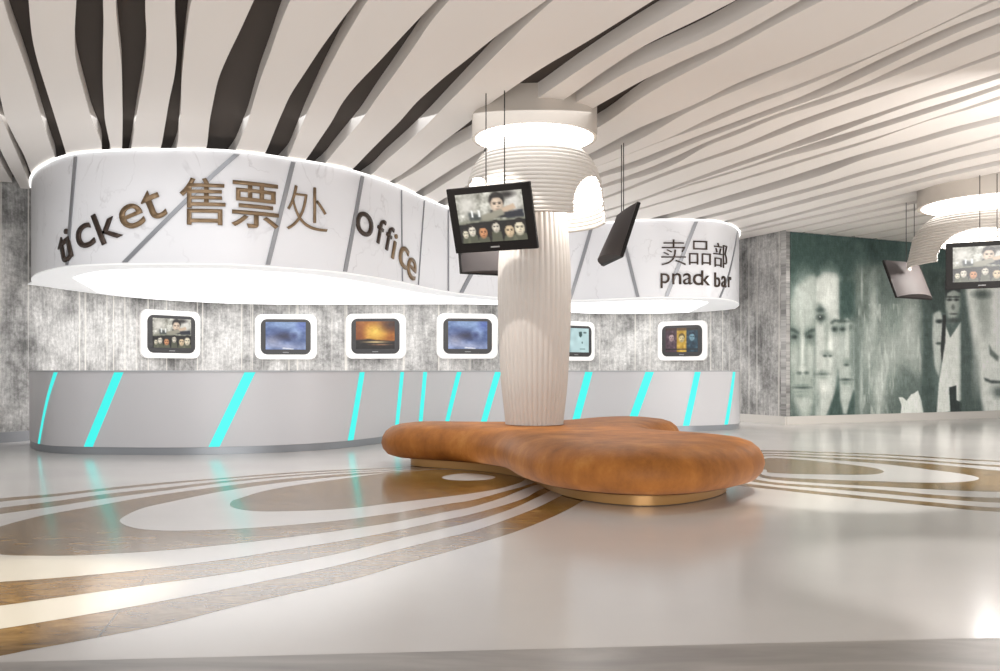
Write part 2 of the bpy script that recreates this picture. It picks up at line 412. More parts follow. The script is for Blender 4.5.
# ------------------------------------------------------------------ ceiling
room = [tuple(p) for p in wall_back.p] + [tuple(corner), tuple(mural_end), (16.5, -4), (-12, -4)]
ceil = prism('ceiling', [(-13, -5), (17.5, -5), (17.5, 25), (-13, 25)], ZT, ZT + .05, M['dark']); ceil['kind'] = 'structure'

d_ = np.array([SL, 1.0]); d_ /= np.linalg.norm(d_); n_ = np.array([d_[1], -d_[0]])
def uv_of(x, y): p = np.array(ceil_pt(x, y)); return p @ d_, p @ n_
G = []   # gaps: (edge A = left rim, edge B = right rim), pixel polylines read at the slat underside
def gap(A, B): G.append((A, B))
gap([(-3, 155), (6, 172), (17, 190)], [(0, 149), (9, 167), (21, 189)])
gap([(-3, 107), (8, 133), (19, 158), (29, 183)], [(1, 100), (5, 118), (14, 136), (24, 155), (32.5, 177)])
gap([(2.7, 0), (11, 27), (20, 50), (30.6, 81), (38.7, 108), (49.5, 142), (55.5, 158.5)], [(28.8, 0), (29.7, 18), (32.4, 41), (37.8, 63), (48.6, 97), (55.8, 120), (66.7, 155.5)])
gap([(76.5, 0), (74.7, 27), (74.7, 54), (77.4, 68.4), (86.4, 100.8), (91.8, 120), (100.5, 139), (102.3, 149)], [(102.6, 0), (104, 27), (103, 45), (102.6, 81), (104.7, 120), (111, 149)])
gap([(115.2, 0), (118, 36), (121.5, 63), (122.7, 120), (122.2, 148)], [(144.5, 0), (146.7, 36), (146, 57.6), (142, 86.4), (137.7, 108), (135.9, 120), (133, 137.5), (131.7, 147.7)])
gap([(174, 0), (176, 36), (177, 54), (174.6, 77), (169, 101), (166, 120), (161.5, 146)], [(191, 0), (187, 27), (184, 54), (181.4, 81), (181, 108), (177.5, 146)])
gap([(254, 0), (239.4, 32.4), (228.6, 54), (218.7, 77), (216, 88), (209.7, 120), (206.8, 148.6)], [(290, 0), (279, 27), (270, 54), (261, 77), (253.8, 101), (248.4, 120), (236, 150)])
gap([(357.3, 0), (338, 25), (320, 49.5), (307.8, 68.4), (289.8, 95.4), (283.5, 110), (279, 120), (265.3, 153.7)], [(367, 0), (360, 12.6), (342, 43), (324, 77), (306, 115), (289, 156)])
gap([(437, 0), (419.4, 18), (396, 43), (378, 63), (360, 81), (349, 93.6), (340, 106), (333, 120), (306, 160)], [(449, 0), (432, 20), (414, 47), (392.4, 77), (376, 99), (361.8, 120), (330, 157), (327, 162)])
gap([(547, 0), (540, 5.4), (513, 23.4), (489.6, 41), (468, 59), (446, 75.6), (430, 90), (415.8, 102.6), (401.4, 120), (383.6, 137.5), (369, 152), (353, 169)],
    [(552.6, 0), (540, 11.7), (518.4, 32.4), (489.6, 61), (468, 83), (450, 101), (430, 121.5), (407, 143), (383.6, 162.6), (373.8, 173)])
gap([(654, 0), (630, 15), (585, 43), (540, 69), (504, 93.6), (486, 106), (471, 121), (437, 146.5), (416, 164.4), (404, 173)],
    [(696.6, 0), (657, 21.6), (612, 48.6), (576, 72), (540, 97), (471, 138.4), (451.6, 148), (419.4, 169.7), (396, 183)])
gap([(736.8, 0), (700, 18.8), (675, 30.6), (648, 43), (624.6, 57.6), (603, 72), (583, 86.4), (567, 98), (482, 151), (455, 167), (415, 193)],
    [(775, 0), (745, 15.8), (720, 29.7), (700, 39.8), (684, 46.8), (648, 62), (626, 72), (603, 86.4), (579.6, 100), (482, 160), (455, 177), (425, 196)])
gap([(800.5, 0), (767.5, 19.5), (737.5, 36), (720, 45), (693, 55.8), (666, 69), (640.8, 81), (617.4, 94.5), (596.7, 106), (469.5, 184), (434.6, 204)],
    [(823.8, 0), (790, 17), (760, 33), (722.5, 54), (693, 69), (666, 83), (640.8, 98), (612, 119), (597.8, 127.8), (470, 193), (438, 209)])
gap([(916.8, 0), (895, 13.5), (872.5, 25.5), (850, 36.8), (820, 50), (790, 63), (760, 73.5), (730, 86), (702, 101.6), (667.5, 116), (638, 128), (615, 140.4), (590, 154)],
    [(929.5, 0), (902.5, 15.8), (872.5, 30), (850, 39.8), (820, 54.8), (782.5, 71), (745, 87), (713.5, 100), (683, 114), (658, 129.7), (628.8, 145), (594, 160)])
gap([(988, 0), (955, 17), (925, 31.5), (895, 45), (872, 56), (850, 64.5), (820, 75.8), (790, 88.5), (760, 97.5), (740, 105.5), (706, 120), (673, 136.5)],
    [(997, 0), (955, 18), (925, 33), (895, 46.5), (850, 67), (820, 80), (790, 92), (767.5, 100), (740, 111), (706, 126), (690, 132), (673, 137)])
gap([(1000, 7.5), (970, 18), (940, 31), (910, 45), (880, 59), (850, 74), (827.5, 85), (796, 99), (774.7, 107), (740, 120), (706, 132.6), (667.5, 148), (638.5, 159.8), (600, 173)],
    [(1000, 15.8), (970, 26), (940, 40.5), (910, 54), (880, 69), (850, 82.5), (838, 90), (812, 100), (774.7, 112.4), (740, 125.8), (706, 138.4), (687, 146), (673, 152), (638, 167), (601.6, 177)])
gap([(1000, 23), (970, 34), (940, 48), (910, 61.5), (880, 76.5), (850, 90), (826, 96.7), (774.7, 114.6), (740, 128.8), (706, 142), (677, 156), (648, 168.5), (601.6, 185)],
    [(1000, 33), (970, 43.5), (940, 58), (910, 69), (880, 82), (857.5, 90), (826, 103), (774.7, 118), (740, 133.6), (706, 146), (677, 163.6), (648, 175), (601.6, 188)])
gap([(1000, 51), (970, 63), (925, 79.5), (895, 88.5), (859, 99), (826, 111), (797, 121), (740, 146), (706, 158), (667.5, 171), (605.5, 196.6)],
    [(1000, 55.5), (970, 66), (925, 82.5), (895, 91.5), (870, 102), (826, 117), (797, 128), (740, 150), (706, 161), (667, 175), (605, 199)])
gap([(1000, 73), (970, 82.5), (940, 92), (916, 100), (860, 119), (826, 130), (774.7, 150), (740, 161.7), (687, 181), (638, 200)],
    [(1000, 78), (970, 88.5), (940, 96), (907.7, 106), (860, 124), (826, 138), (774.7, 154), (740, 166), (687, 184), (638, 202)])
gap([(1000, 84), (970, 94.5), (953.5, 100), (931.6, 106), (907.7, 114), (860, 129), (826, 139), (786, 152), (752, 165)],
    [(1000, 88.5), (965, 101), (931.6, 112), (860, 135), (826, 147), (786, 157), (752, 167)])
gap([(1000, 95.5), (967, 107.5), (931.6, 118), (907, 127.5), (864, 141), (819.5, 154), (774.7, 168), (730, 182)],
    [(1000, 99), (967, 110.5), (931.6, 119), (907, 128), (864, 144), (819.5, 157), (774.7, 171), (730, 184)])
gap([(1000, 116), (955.5, 126.5), (907.7, 141), (860, 154), (826, 165), (774.7, 181.7), (730, 195), (690, 208)],
    [(1000, 121.8), (955.5, 132.5), (907.7, 147), (860, 160), (826, 174), (774.7, 189.5), (730, 202), (690, 213)])
gap([(1000, 134.4), (931.6, 153), (860, 172), (826, 183), (774.7, 197), (730, 209.7)], [(1000, 137), (931.6, 156), (860, 176), (826, 187), (774.7, 201), (730, 213)])
gap([(1000, 148), (955.5, 157.6), (907.7, 172), (860, 184), (774.7, 207.4), (730, 219.7)], [(1000, 153), (955.5, 162.6), (907.7, 177), (860, 189), (774.7, 211), (730, 222.5)])
gap([(1000, 160), (931.6, 175.5), (860, 195.8), (774.7, 219), (741, 227.6)], [(1000, 165), (931.6, 180), (860, 199), (774.7, 221.5), (741, 229.5)])
gap([(1000, 172), (919.7, 190), (860, 205), (752, 229.7)], [(1000, 176), (919.7, 194), (860, 208), (752, 231.4)])
gap([(1000, 181), (922, 199), (860, 212.5), (770, 233.5)], [(1000, 184), (922, 202), (860, 215), (770, 234.6)])
gap([(1000, 189), (924.4, 206), (860, 219.6), (800, 233)], [(1000, 192), (924.4, 208.5), (860, 221.8), (800, 234)])
gap([(1000, 197), (941, 211), (860, 226.5), (825, 234.5)], [(1000, 199.5), (941, 213), (860, 228.2), (825, 235.8)])
gap([(1000, 207), (924, 223), (860, 235)], [(1000, 209), (924, 224.6), (860, 236.2)])

US = np.arange(-3.0, 21.6, .15)
def edge(poly):
    q = sorted(uv_of(x, y) for x, y in poly); u = [a for a, b in q]; v = [b for a, b in q]
    e = np.interp(US, u, v)
    k = np.array([1, 2, 3, 2, 1.]); k /= k.sum()
    return np.convolve(np.pad(e, 2, mode='edge'), k, 'valid')
EA = [edge(a) for a, b in G]; EB = [edge(b) for a, b in G]
order = np.argsort([e[len(US) // 2] for e in EA]); EA = [EA[i] for i in order]; EB = [EB[i] for i in order]
vmin = min(e.min() for e in EA); 
# further slats beyond the picture on both sides
left_v = EA[0] - .55 + .05 * np.sin(US)
EA.insert(0, left_v); EB.insert(0, left_v + .10)
vv = EB[-1]
for k in range(4):
    a = vv + .55 + .06 * np.sin(US * .7 + k); EA.append(a); EB.append(a + .12); vv = a + .12
for i in range(len(EA)):
    if i: EA[i] = np.maximum(EA[i], EB[i - 1] + .03)
    EB[i] = np.maximum(EB[i], EA[i] + .004)

def inside(p, poly):
    x, y = p; c = False; n = len(poly)
    for i in range(n):
        x0, y0 = poly[i]; x1, y1 = poly[(i + 1) % n]
        if (y0 > y) != (y1 > y) and x < (x1 - x0) * (y - y0) / (y1 - y0) + x0: c = not c
    return c
ORD = ['first', 'second', 'third', 'fourth', 'fifth', 'sixth', 'seventh', 'eighth', 'ninth', 'tenth', 'eleventh', 'twelfth', 'thirteenth', 'fourteenth', 'fifteenth', 'sixteenth', 'seventeenth', 'eighteenth', 'nineteenth', 'twentieth',
       'twenty-first', 'twenty-second', 'twenty-third', 'twenty-fourth', 'twenty-fifth', 'twenty-sixth', 'twenty-seventh', 'twenty-eighth', 'twenty-ninth', 'thirtieth', 'thirty-first', 'thirty-second', 'thirty-third', 'thirty-fourth', 'thirty-fifth', 'thirty-sixth', 'thirty-seventh']
lo = [EA[0] - 1.0] + EB; hi = EA + [EB[-1] + 1.2]
vis = 0; slats = []
for i in range(len(lo)):
    a, b = lo[i], hi[i]; ok = []
    for k, u in enumerate(US):
        good = all(inside(tuple(d_ * u + n_ * v), room) for v in (a[k] + .0, b[k] - .0, (a[k] + b[k]) / 2))
        if good: ok.append(k)
    if len(ok) < 4: continue
    # longest contiguous run
    runs = []; s0 = ok[0]; pr = ok[0]
    for k in ok[1:] + [10 ** 6]:
        if k != pr + 1: runs.append((pr - s0, s0, pr)); s0 = k
        pr = k
    _, k0, k1 = max(runs); ks = range(k0, k1 + 1)
    V = []; 
    for k in ks:
        pa = d_ * US[k] + n_ * a[k]; pb = d_ * US[k] + n_ * b[k]
        V += [(*pa, ZC), (*pb, ZC), (*pa, ZT - .002), (*pb, ZT - .002)]
    n = len(ks); Fc = []
    for j in range(n - 1):
        q = 4 * j; Fc += [(q, q + 1, q + 5, q + 4), (q + 2, q + 6, q + 7, q + 3), (q, q + 4, q + 6, q + 2), (q + 1, q + 3, q + 7, q + 5)]
    Fc += [(0, 2, 3, 1), (4 * n - 4, 4 * n - 3, 4 * n - 1, 4 * n - 2)]
    o = mesh('wavy_slat', V, Fc, M['slat'], None, smooth=True); fix_normals(o); o.data.set_sharp_from_angle(angle=rad(35))
    wmean = float(np.mean([b[k] - a[k] for k in ks])); slats.append(o)
    look = 'broad' if wmean > .62 else ('narrow' if wmean < .3 else 'mid-width')
    tag(o, '%s white wavy-edged ceiling slat, %s counted from the left wall' % (look, ORD[vis]), 'ceiling slat', 'wavy white ceiling slats'); vis += 1

# ------------------------------------------------------------------ canopy (fascia + luminous underside)
fas = [(32.0, 13.9), (31.2, 13.3), (36, 12.75), (42, 12.45), (57, 12.0), (75, 11.73), (105, 11.56), (150, 11.5), (200, 11.5), (238, 11.6), (293, 12.02), (331, 12.39), (362, 12.9), (400, 13.86), (423, 14.7), (448, 15.6),
       (472, 16.25), (505, 16.9), (540, 17.3), (575, 17.45), (610, 17.15), (645, 16.85), (680, 16.8), (710, 16.9), (725, 17.2), (734, 17.65), (739, 18.3), (738.5, 18.9), (735, 19.7)]
fc = Curve(cr([P(x, D) for x, D in fas], 8))
canopy = empty('sign_canopy', (0, 15, ZS), 'white veined marble sign band curving over both counters with glowing underside', 'canopy')
def uv_strip(name, c, z0, z1, mt, parent, off=0.0, th=.03, i0=0, i1=None):
    i1 = len(c.p) if i1 is None else i1; V = []; UV = []; idx = list(range(i0, i1))
    for i in idx:
        p = c.p[i] + c.n[i] * off; q = p - c.n[i] * th
        V += [(*p, z0), (*p, z1), (*q, z0), (*q, z1)]; UV += [(c.s[i], z0), (c.s[i], z1)] * 2
    Fc = []; n = len(idx)
    for j in range(n - 1):
        a = 4 * j; Fc += [(a, a + 4, a + 5, a + 1), (a + 2, a + 3, a + 7, a + 6), (a + 1, a + 5, a + 7, a + 3), (a, a + 2, a + 6, a + 4)]
    Fc += [(0, 1, 3, 2), (4 * n - 4, 4 * n - 2, 4 * n - 1, 4 * n - 3)]
    o = mesh(name, V, Fc, mt, parent, smooth=True); fix_normals(o); o.data.set_sharp_from_angle(angle=rad(40))
    uvl = o.data.uv_layers.new(name='UVMap')
    for l in o.data.loops: uvl.data[l.index].uv = UV[l.vertex_index]
    return o
uv_strip('fascia', fc, ZS, ZC - .012, M['fascia'], canopy)
el = uv_strip('cove_light', fc, ZC - .024, ZC - .013, M['edge_light'], canopy, off=.028, th=.028)
# underside: fascia curve closed against the wall curve
wi = [i for i in range(len(wall_back.p)) if -7.5 < wall_back.p[i, 0] < 5.1 and wall_back.p[i, 1] > 14.1]
under = [tuple(p) for p in fc.p] + [tuple(wall_back.p[i] + wall_back.n[i] * .02) for i in reversed(wi)]
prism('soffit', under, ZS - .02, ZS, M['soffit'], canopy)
fi = [i for i in range(len(fc.p)) if 35 < CX + F * fc.p[i, 0] / fc.p[i, 1] < 734 and fc.p[i, 1] < 17.6]
inner = [tuple(fc.p[i] - fc.n[i] * .5) for i in fi]
wj = [i for i in wi if -7.2 < wall_back.p[i, 0] < 4.6]
inner += [tuple(wall_back.p[i] + wall_back.n[i] * .3) for i in reversed(wj)]
prism('light_panel', inner, ZS - .035, ZS - .02, M['panel'], canopy)

def surf_strip(name, c, top, bot, wpx, mt, parent, off, zt=None, zb=None, th=.012, nseg=24):
    """narrow band lying on a curved upright surface from pixel top to pixel bottom"""
    s0, s1 = c.s_at(top[0]), c.s_at(bot[0])
    z0 = zt if zt is not None else c.z_at(*top); z1 = zb if zb is not None else c.z_at(*bot)
    V = []
    for k in range(nseg + 1):
        t = k / nseg; s = s0 + (s1 - s0) * t; z = z0 + (z1 - z0) * t; hw = wpx / 2
        for e in (-hw, hw):
            for o in (off, off + th):
                V.append((*c.at(s + e, o), z))
    Fc = []
    for k in range(nseg):
        a = 4 * k; Fc += [(a, a + 2, a + 6, a + 4), (a + 1, a + 5, a + 7, a + 3), (a, a + 4, a + 5, a + 1), (a + 2, a + 3, a + 7, a + 6)]
    e = 4 * nseg; Fc += [(0, 1, 3, 2), (e, e + 2, e + 3, e + 1)]
    o = mesh(name, V, Fc, mt, parent); fix_normals(o); return o
for top, bot, wd in [((76, 153), (67.5, 262), .055), ((236.7, 150), (125, 261.7), .075), ((293, 158), (267.5, 263.7), .06), ((362, 172), (344.6, 270.5), .07), ((401, 188), (402, 279), .022), ((424, 198), (418, 284), .022),
                     ((448, 205), (448, 292), .03), ((503, 212), (461, 292.4), .11), ((592, 216), (570, 300), .07), ((620, 216), (638, 297), .06), ((696, 220), (666.4, 297), .07), ((737, 229), (719.6, 297), .05)]:
    surf_strip('seam_strip', fc, top, bot, wd, M['steel'], canopy, .004, zt=ZC - .06, zb=ZS + .01)

# lettering, bent onto the fascia
def glyph(ch, cx, cy, h, rot, mt, parent, bold=0.0, ws=1.0, th=.022, c=fc):
    cu = bpy.data.curves.new('glyph', 'FONT'); cu.body = ch; cu.size = 1; cu.offset = bold; cu.extrude = 0; cu.resolution_u = 6
    tmp = bpy.data.objects.new('tmp', cu); col.objects.link(tmp); bpy.context.view_layer.update()
    dg = bpy.context.evaluated_depsgraph_get(); me = bpy.data.meshes.new_from_object(tmp.evaluated_get(dg))
    bpy.data.objects.remove(tmp); bpy.data.curves.remove(cu)
    bm = bmesh.new(); bm.from_mesh(me); bpy.data.meshes.remove(me)
    bmesh.ops.remove_doubles(bm, verts=bm.verts, dist=1e-5)
    bmesh.ops.triangulate(bm, faces=bm.faces)
    long = [e for e in bm.edges if e.calc_length() > .3]
    if long: bmesh.ops.subdivide_edges(bm, edges=long, cuts=2); bmesh.ops.triangulate(bm, faces=bm.faces)
    xs = [v.co.x for v in bm.verts]; ys = [v.co.y for v in bm.verts]
    mx, my, hh = (min(xs) + max(xs)) / 2, (min(ys) + max(ys)) / 2, max(ys) - min(ys)
    s0 = c.s_at(cx); z0 = c.z_at(cx, cy); k = h / hh; cs, sn = math.cos(rad(rot)), math.sin(rad(rot))
    r = bmesh.ops.extrude_face_region(bm, geom=list(bm.faces)); top = {e for e in r['geom'] if isinstance(e, bmesh.types.BMVert)}
    for v in bm.verts:
        x, y = (v.co.x - mx) * k * ws, (v.co.y - my) * k
        off = .005 + th if v in top else .005
        v.co = Vector((*c.at(s0 + x * cs - y * sn, off), z0 + x * sn + y * cs))
    bmesh.ops.recalc_face_normals(bm, faces=bm.faces)
    m2 = bpy.data.meshes.new('letter'); bm.to_mesh(m2); bm.free(); m2.materials.append(mt)
    o = bpy.data.objects.new('letter', m2); col.objects.link(o); o.parent = parent
    o.matrix_parent_inverse = Matrix.Translation(parent.location).inverted(); return o
t1 = empty('sign_lettering', (*fc.at(fc.s_at(110), .02), 2.8), 'bronze word ticket climbing along the left of the marble band', 'sign lettering', 'raised sign lettering')
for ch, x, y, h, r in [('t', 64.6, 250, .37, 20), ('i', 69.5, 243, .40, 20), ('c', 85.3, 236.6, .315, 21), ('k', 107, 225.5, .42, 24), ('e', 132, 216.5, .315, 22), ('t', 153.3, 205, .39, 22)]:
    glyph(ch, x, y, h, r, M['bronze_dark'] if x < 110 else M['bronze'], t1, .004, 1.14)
t2 = empty('sign_lettering', (*fc.at(fc.s_at(250), .02), 3.2), 'large bronze Chinese characters for the ticket office on the marble band', 'sign lettering', 'raised sign lettering')
glyph('售', 202.7, 201.5, .60, 0, M['bronze'], t2, .006)
glyph('票', 255.5, 205.5, .60, 0, M['bronze'], t2, .006)
glyph('处', 307, 209, .60, 0, M['bronze'], t2, -.014)
t3 = empty('sign_lettering', (*fc.at(fc.s_at(390), .02), 2.9), 'bronze word office sloping downward behind the hanging screen', 'sign lettering', 'raised sign lettering')
t3['label'] = 'bronze word office sloping downward to the right of the ticket characters'
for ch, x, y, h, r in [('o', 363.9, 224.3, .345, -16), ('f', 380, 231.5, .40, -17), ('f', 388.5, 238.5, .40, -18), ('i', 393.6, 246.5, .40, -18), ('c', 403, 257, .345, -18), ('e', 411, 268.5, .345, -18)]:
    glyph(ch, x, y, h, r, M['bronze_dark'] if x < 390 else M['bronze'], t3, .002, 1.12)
t4 = empty('sign_lettering', (*fc.at(fc.s_at(700), .02), 3.3), 'thin bronze Chinese characters for the snack bar on the right of the marble band', 'sign lettering', 'raised sign lettering')
for ch, x, y, h in [('卖', 673.5, 252.4, .48), ('品', 700, 253, .45), ('部', 720.5, 255.5, .46)]: glyph(ch, x, y, h, 0, M['bronze_dark'], t4, -.012)
t5 = empty('sign_lettering', (*fc.at(fc.s_at(700), .02), 2.8), 'dark words pnack bar under the right-hand Chinese characters', 'sign lettering', 'raised sign lettering')
for ch, x, y, h in [('p', 665, 280.8, .275), ('n', 676.6, 278.8, .205), ('a', 687.4, 279, .21), ('c', 697, 279.6, .21), ('k', 705.3, 278, .275), ('b', 716.8, 280, .275), ('a', 723.3, 281.8, .215), ('r', 729, 282.2, .205)]:
    glyph(ch, x, y, h, 0, M['bronze_dark'], t5, .002, 1.0)

# ------------------------------------------------------------------ counter
cnt = [(29.6, 13.7), (29.4, 13.2), (32, 12.75), (39, 12.35), (52, 12.05), (75, 11.9), (110, 11.82), (160, 11.76), (211, 11.84), (280, 12.15), (320, 12.5), (347, 12.9), (372, 13.45), (395, 14.15), (420, 15.0), (447, 15.75),
       (475, 16.25), (505, 16.6), (545, 16.85), (590, 16.75), (640, 16.45), (686, 16.4), (715, 16.62), (730, 16.85), (738, 17.15), (739.8, 17.5), (739.5, 17.9)]
cc = Curve(cr([P(x, D) for x, D in cnt], 8))
counter = empty('reception_counter', (-2, 13.5, 0), 'long pale grey curved service counter with slanting cyan light strips', 'counter')
def band(name, c, z0, z1, mt, off, depth):
    A = [tuple(c.p[i] + c.n[i] * off) for i in range(len(c.p))]; B = [tuple(c.p[i] - c.n[i] * depth) for i in range(len(c.p))]
    n = len(A); V = [(*p, z) for z in (z0, z1) for p in A + B]; m_ = 2 * n; Fc = []
    for i in range(n - 1):
        Fc += [(i, i + 1, i + 1 + m_, i + m_), (n + i, n + i + m_, n + i + 1 + m_, n + i + 1), (i, n + i, n + i + 1, i + 1), (i + m_, i + 1 + m_, n + i + 1 + m_, n + i + m_)]
    Fc += [(0, m_, m_ + n, n), (n - 1, 2 * n - 1, m_ + 2 * n - 1, m_ + n - 1)]
    o = mesh(name, V, Fc, mt, counter, smooth=True); fix_normals(o); o.data.set_sharp_from_angle(angle=rad(40)); return o
band('counter_body', cc, .10, 1.085, M['counter'], 0, .42)
band('counter_top', cc, 1.085, 1.108, M['ctop'], .012, .45)
band('plinth', cc, .001, .10, M['plinth'], -.012, .40)
for top, bx, wd in [((56, 370.6), 39, .07), ((119, 370), 88.4, .125), ((250, 371), 214, .14), ((362, 373), 350.4, .12), ((402, 373), 395.8, .12), ((425, 373), 419.5, .12), ((459, 373), 445.5, .11), ((498, 373), 482.5, .13), ((589, 373), 574.8, .14),
                    ((649.7, 373), 630.5, .15), ((697.6, 373), 686, .12), ((734, 375), 726, .10)]:
    surf_strip('light_strip', cc, top, (bx, 445), wd, M['cyan'], counter, .002, zt=1.083, zb=.102, th=.006)

# ------------------------------------------------------------------ wall monitors
def rrect(w, h, r, n=8):
    out = []
    for cx, cy, a0 in ((w / 2 - r, h / 2 - r, 0), (-w / 2 + r, h / 2 - r, 90), (-w / 2 + r, -h / 2 + r, 180), (w / 2 - r, -h / 2 + r, 270)):
        for k in range(n + 1):
            a = rad(a0 + 90 * k / n); out.append((cx + r * math.cos(a), cy + r * math.sin(a)))
    return out
def slab(name, pts, f, d0, d1, mt, parent, bev=.012):
    """extruded plate: f(x, y, d) maps plate coords to the world"""
    n = len(pts); V = [f(x, y, d0) for x, y in pts] + [f(x, y, d1) for x, y in pts]
    Fc = [tuple(range(n)), tuple(range(n, 2 * n))] + [(i, (i + 1) % n, (i + 1) % n + n, i + n) for i in range(n)]
    o = mesh(name, V, Fc, mt, parent); fix_normals(o)
    if bev:
        b = o.modifiers.new('b', 'BEVEL'); b.width = bev; b.segments = 2; b.limit_method = 'ANGLE'; b.angle_limit = rad(50)
    return o
def wall_monitor(x0, x1, y, pic, label):
    xm = (x0 + x1) / 2; s = wall_back.s_at(xm); p = wall_back.at(s); z = CAM + (HZ - y) * p[1] / F
    a = wall_back.at(s - .55); b = wall_back.at(s + .55); r = (b - a) / np.linalg.norm(b - a); nn = np.array([r[1], -r[0]])
    base = (a + b) / 2; sag = max(0.0, float((p - base) @ nn)) + .01; base = base + nn * sag
    o = empty('wall_monitor', (base[0], base[1], z), label, 'monitor', 'monitors set in white surrounds on the back wall')
    f = lambda X, Y, d: (base[0] + r[0] * X + nn[0] * d, base[1] + r[1] * X + nn[1] * d, z + Y)
    slab('surround', rrect(1.24, .92, .14), f, -.06 - sag, .07, M['white_plastic'], o, .02)
    slab('casing', rrect(1.0, .72, .13), f, .06, .085, M['black_plastic'], o, .01)
    picture('screen', pic, lambda u, v: f(-.40 + .80 * u, .30 - .56 * v, .088), 66, 48, M['screen'], o)
    slab('badge', [(-.06, -.325), (.06, -.325), (.06, -.31), (-.06, -.31)], f, .08, .09, M['logo'], o, 0)
    return o
poster, storm, sunset, pale, collage = paint_poster(), paint_storm(), paint_sunset(), paint_pale(), paint_collage()
wall_monitor(136.6, 200.2, 334.5, poster, 'wall monitor in white surround showing film poster of a dark-haired man')
wall_monitor(256.8, 316, 337, storm, 'wall monitor showing blue storm clouds, left of the sunset one')
wall_monitor(347, 405.5, 336.3, sunset, 'wall monitor in white surround showing a golden sunset over dark water')
wall_monitor(437.8, 496.7, 336.3, storm, 'wall monitor showing blue storm clouds, beside the fluted column')
wall_monitor(546, 595.3, 341.3, pale, 'wall monitor with pale blue picture half hidden behind the column')
wall_monitor(660.5, 708.5, 341, collage, 'wall monitor showing purple, yellow and teal portraits under snack bar sign')

# ------------------------------------------------------------------ hanging monitors
def hang_monitor(c, yaw, pitch, pic, label, cables, w=.95, h=.68, wide_shell=False):
    c = np.array(c); hd = np.array([math.cos(yaw), math.sin(yaw), 0]); nn = math.cos(pitch) * hd - np.array([0, 0, math.sin(pitch)])
    up = math.sin(pitch) * hd + np.array([0, 0, math.cos(pitch)]); r = np.cross(up, nn)
    f = lambda X, Y, d: tuple(c + r * X + up * Y + nn * d)
    o = empty('hanging_monitor', tuple(c), label, 'monitor', 'monitors hung from the ceiling on cables')
    slab('casing', [(-w / 2, -h / 2), (w / 2, -h / 2), (w / 2, h / 2), (-w / 2, h / 2)], f, -.045, 0, M['dark_brown_plastic'], o, .006)
    picture('screen', pic, lambda u, v: f(-w * .40 + w * .80 * u, h * .40 - h * .75 * v, .003), 88, 64, M['screen'], o)
    slab('badge', [(-.05, -h * .44), (.05, -h * .44), (.05, -h * .42), (-.05, -h * .42)], f, 0, .006, M['logo'], o, 0)
    # bulging back shell
    V = []; nu, nv = 16, 12
    for j in range(nv + 1):
        for i in range(nu + 1):
            u, v = i / nu * 2 - 1, j / nv * 2 - 1
            bul = (.12 * (1 - u * u) + .02 * (1 - u ** 8)) * (.12 + .88 * ((1 - v) / 2) ** .6)
            V.append(f(u * w * .49, v * h * .49, -.04 - bul))
    n1 = nu + 1; Fc = [(j * n1 + i, j * n1 + i + 1, (j + 1) * n1 + i + 1, (j + 1) * n1 + i) for j in range(nv) for i in range(nu)]
    b0 = list(range(n1)); k = len(V)
    for i in range(n1): V.append(f((i / nu * 2 - 1) * w * .49, -h * .49, -.04))
    Fc += [(i, k + i, k + i + 1, i + 1) for i in range(nu)]
    sh = mesh('back_shell', V, Fc, M['shell'], o, smooth=True); fix_normals(sh); sh.data.set_sharp_from_angle(angle=rad(50))
    for sx in cables:
        p0 = np.array(f(sx, h / 2 - .01, -.025)); ztop = ZC - .003
        V = []; n = 8; rr = .006
        for zz in (p0[2] - .0, ztop):
            V += [(p0[0] + rr * math.cos(2 * math.pi * q / n), p0[1] + rr * math.sin(2 * math.pi * q / n), zz) for q in range(n)]
        Fc = [(q, (q + 1) % n, (q + 1) % n + n, q + n) for q in range(n)] + [tuple(range(n)), tuple(range(n, 2 * n))]
        cb = mesh('suspension_cable', V, Fc, M['cable'], o, smooth=True); fix_normals(cb)
    return o
hang_monitor((-.0896, 9.299, 2.6733), -2.0159, .3308, poster, 'hanging monitor with lit film poster tilted in front of the fluted column', (-.02, .19))
hang_monitor((-.0767, 10.95, 2.585), 2.0003, .2, poster, 'hanging monitor seen from behind, lower edge peeping below the tilted poster screen', (-.1, .1))
hang_monitor((1.49, 11.0256, 2.755), .1296, .317, sunset, 'hanging monitor seen nearly edge-on to the right of the fluted column', (.20, .30))
hang_monitor((6.7983, 15.0598, 2.6088), 2.1092, .381, poster, 'hanging monitor with grey back toward us in front of the face mural', (-.14, -.36))
hang_monitor((7.005, 13.0769, 2.640), -2.02, .1, poster, 'hanging monitor with lit film poster at the far right below the large ribbed shade', (-.03, .19))

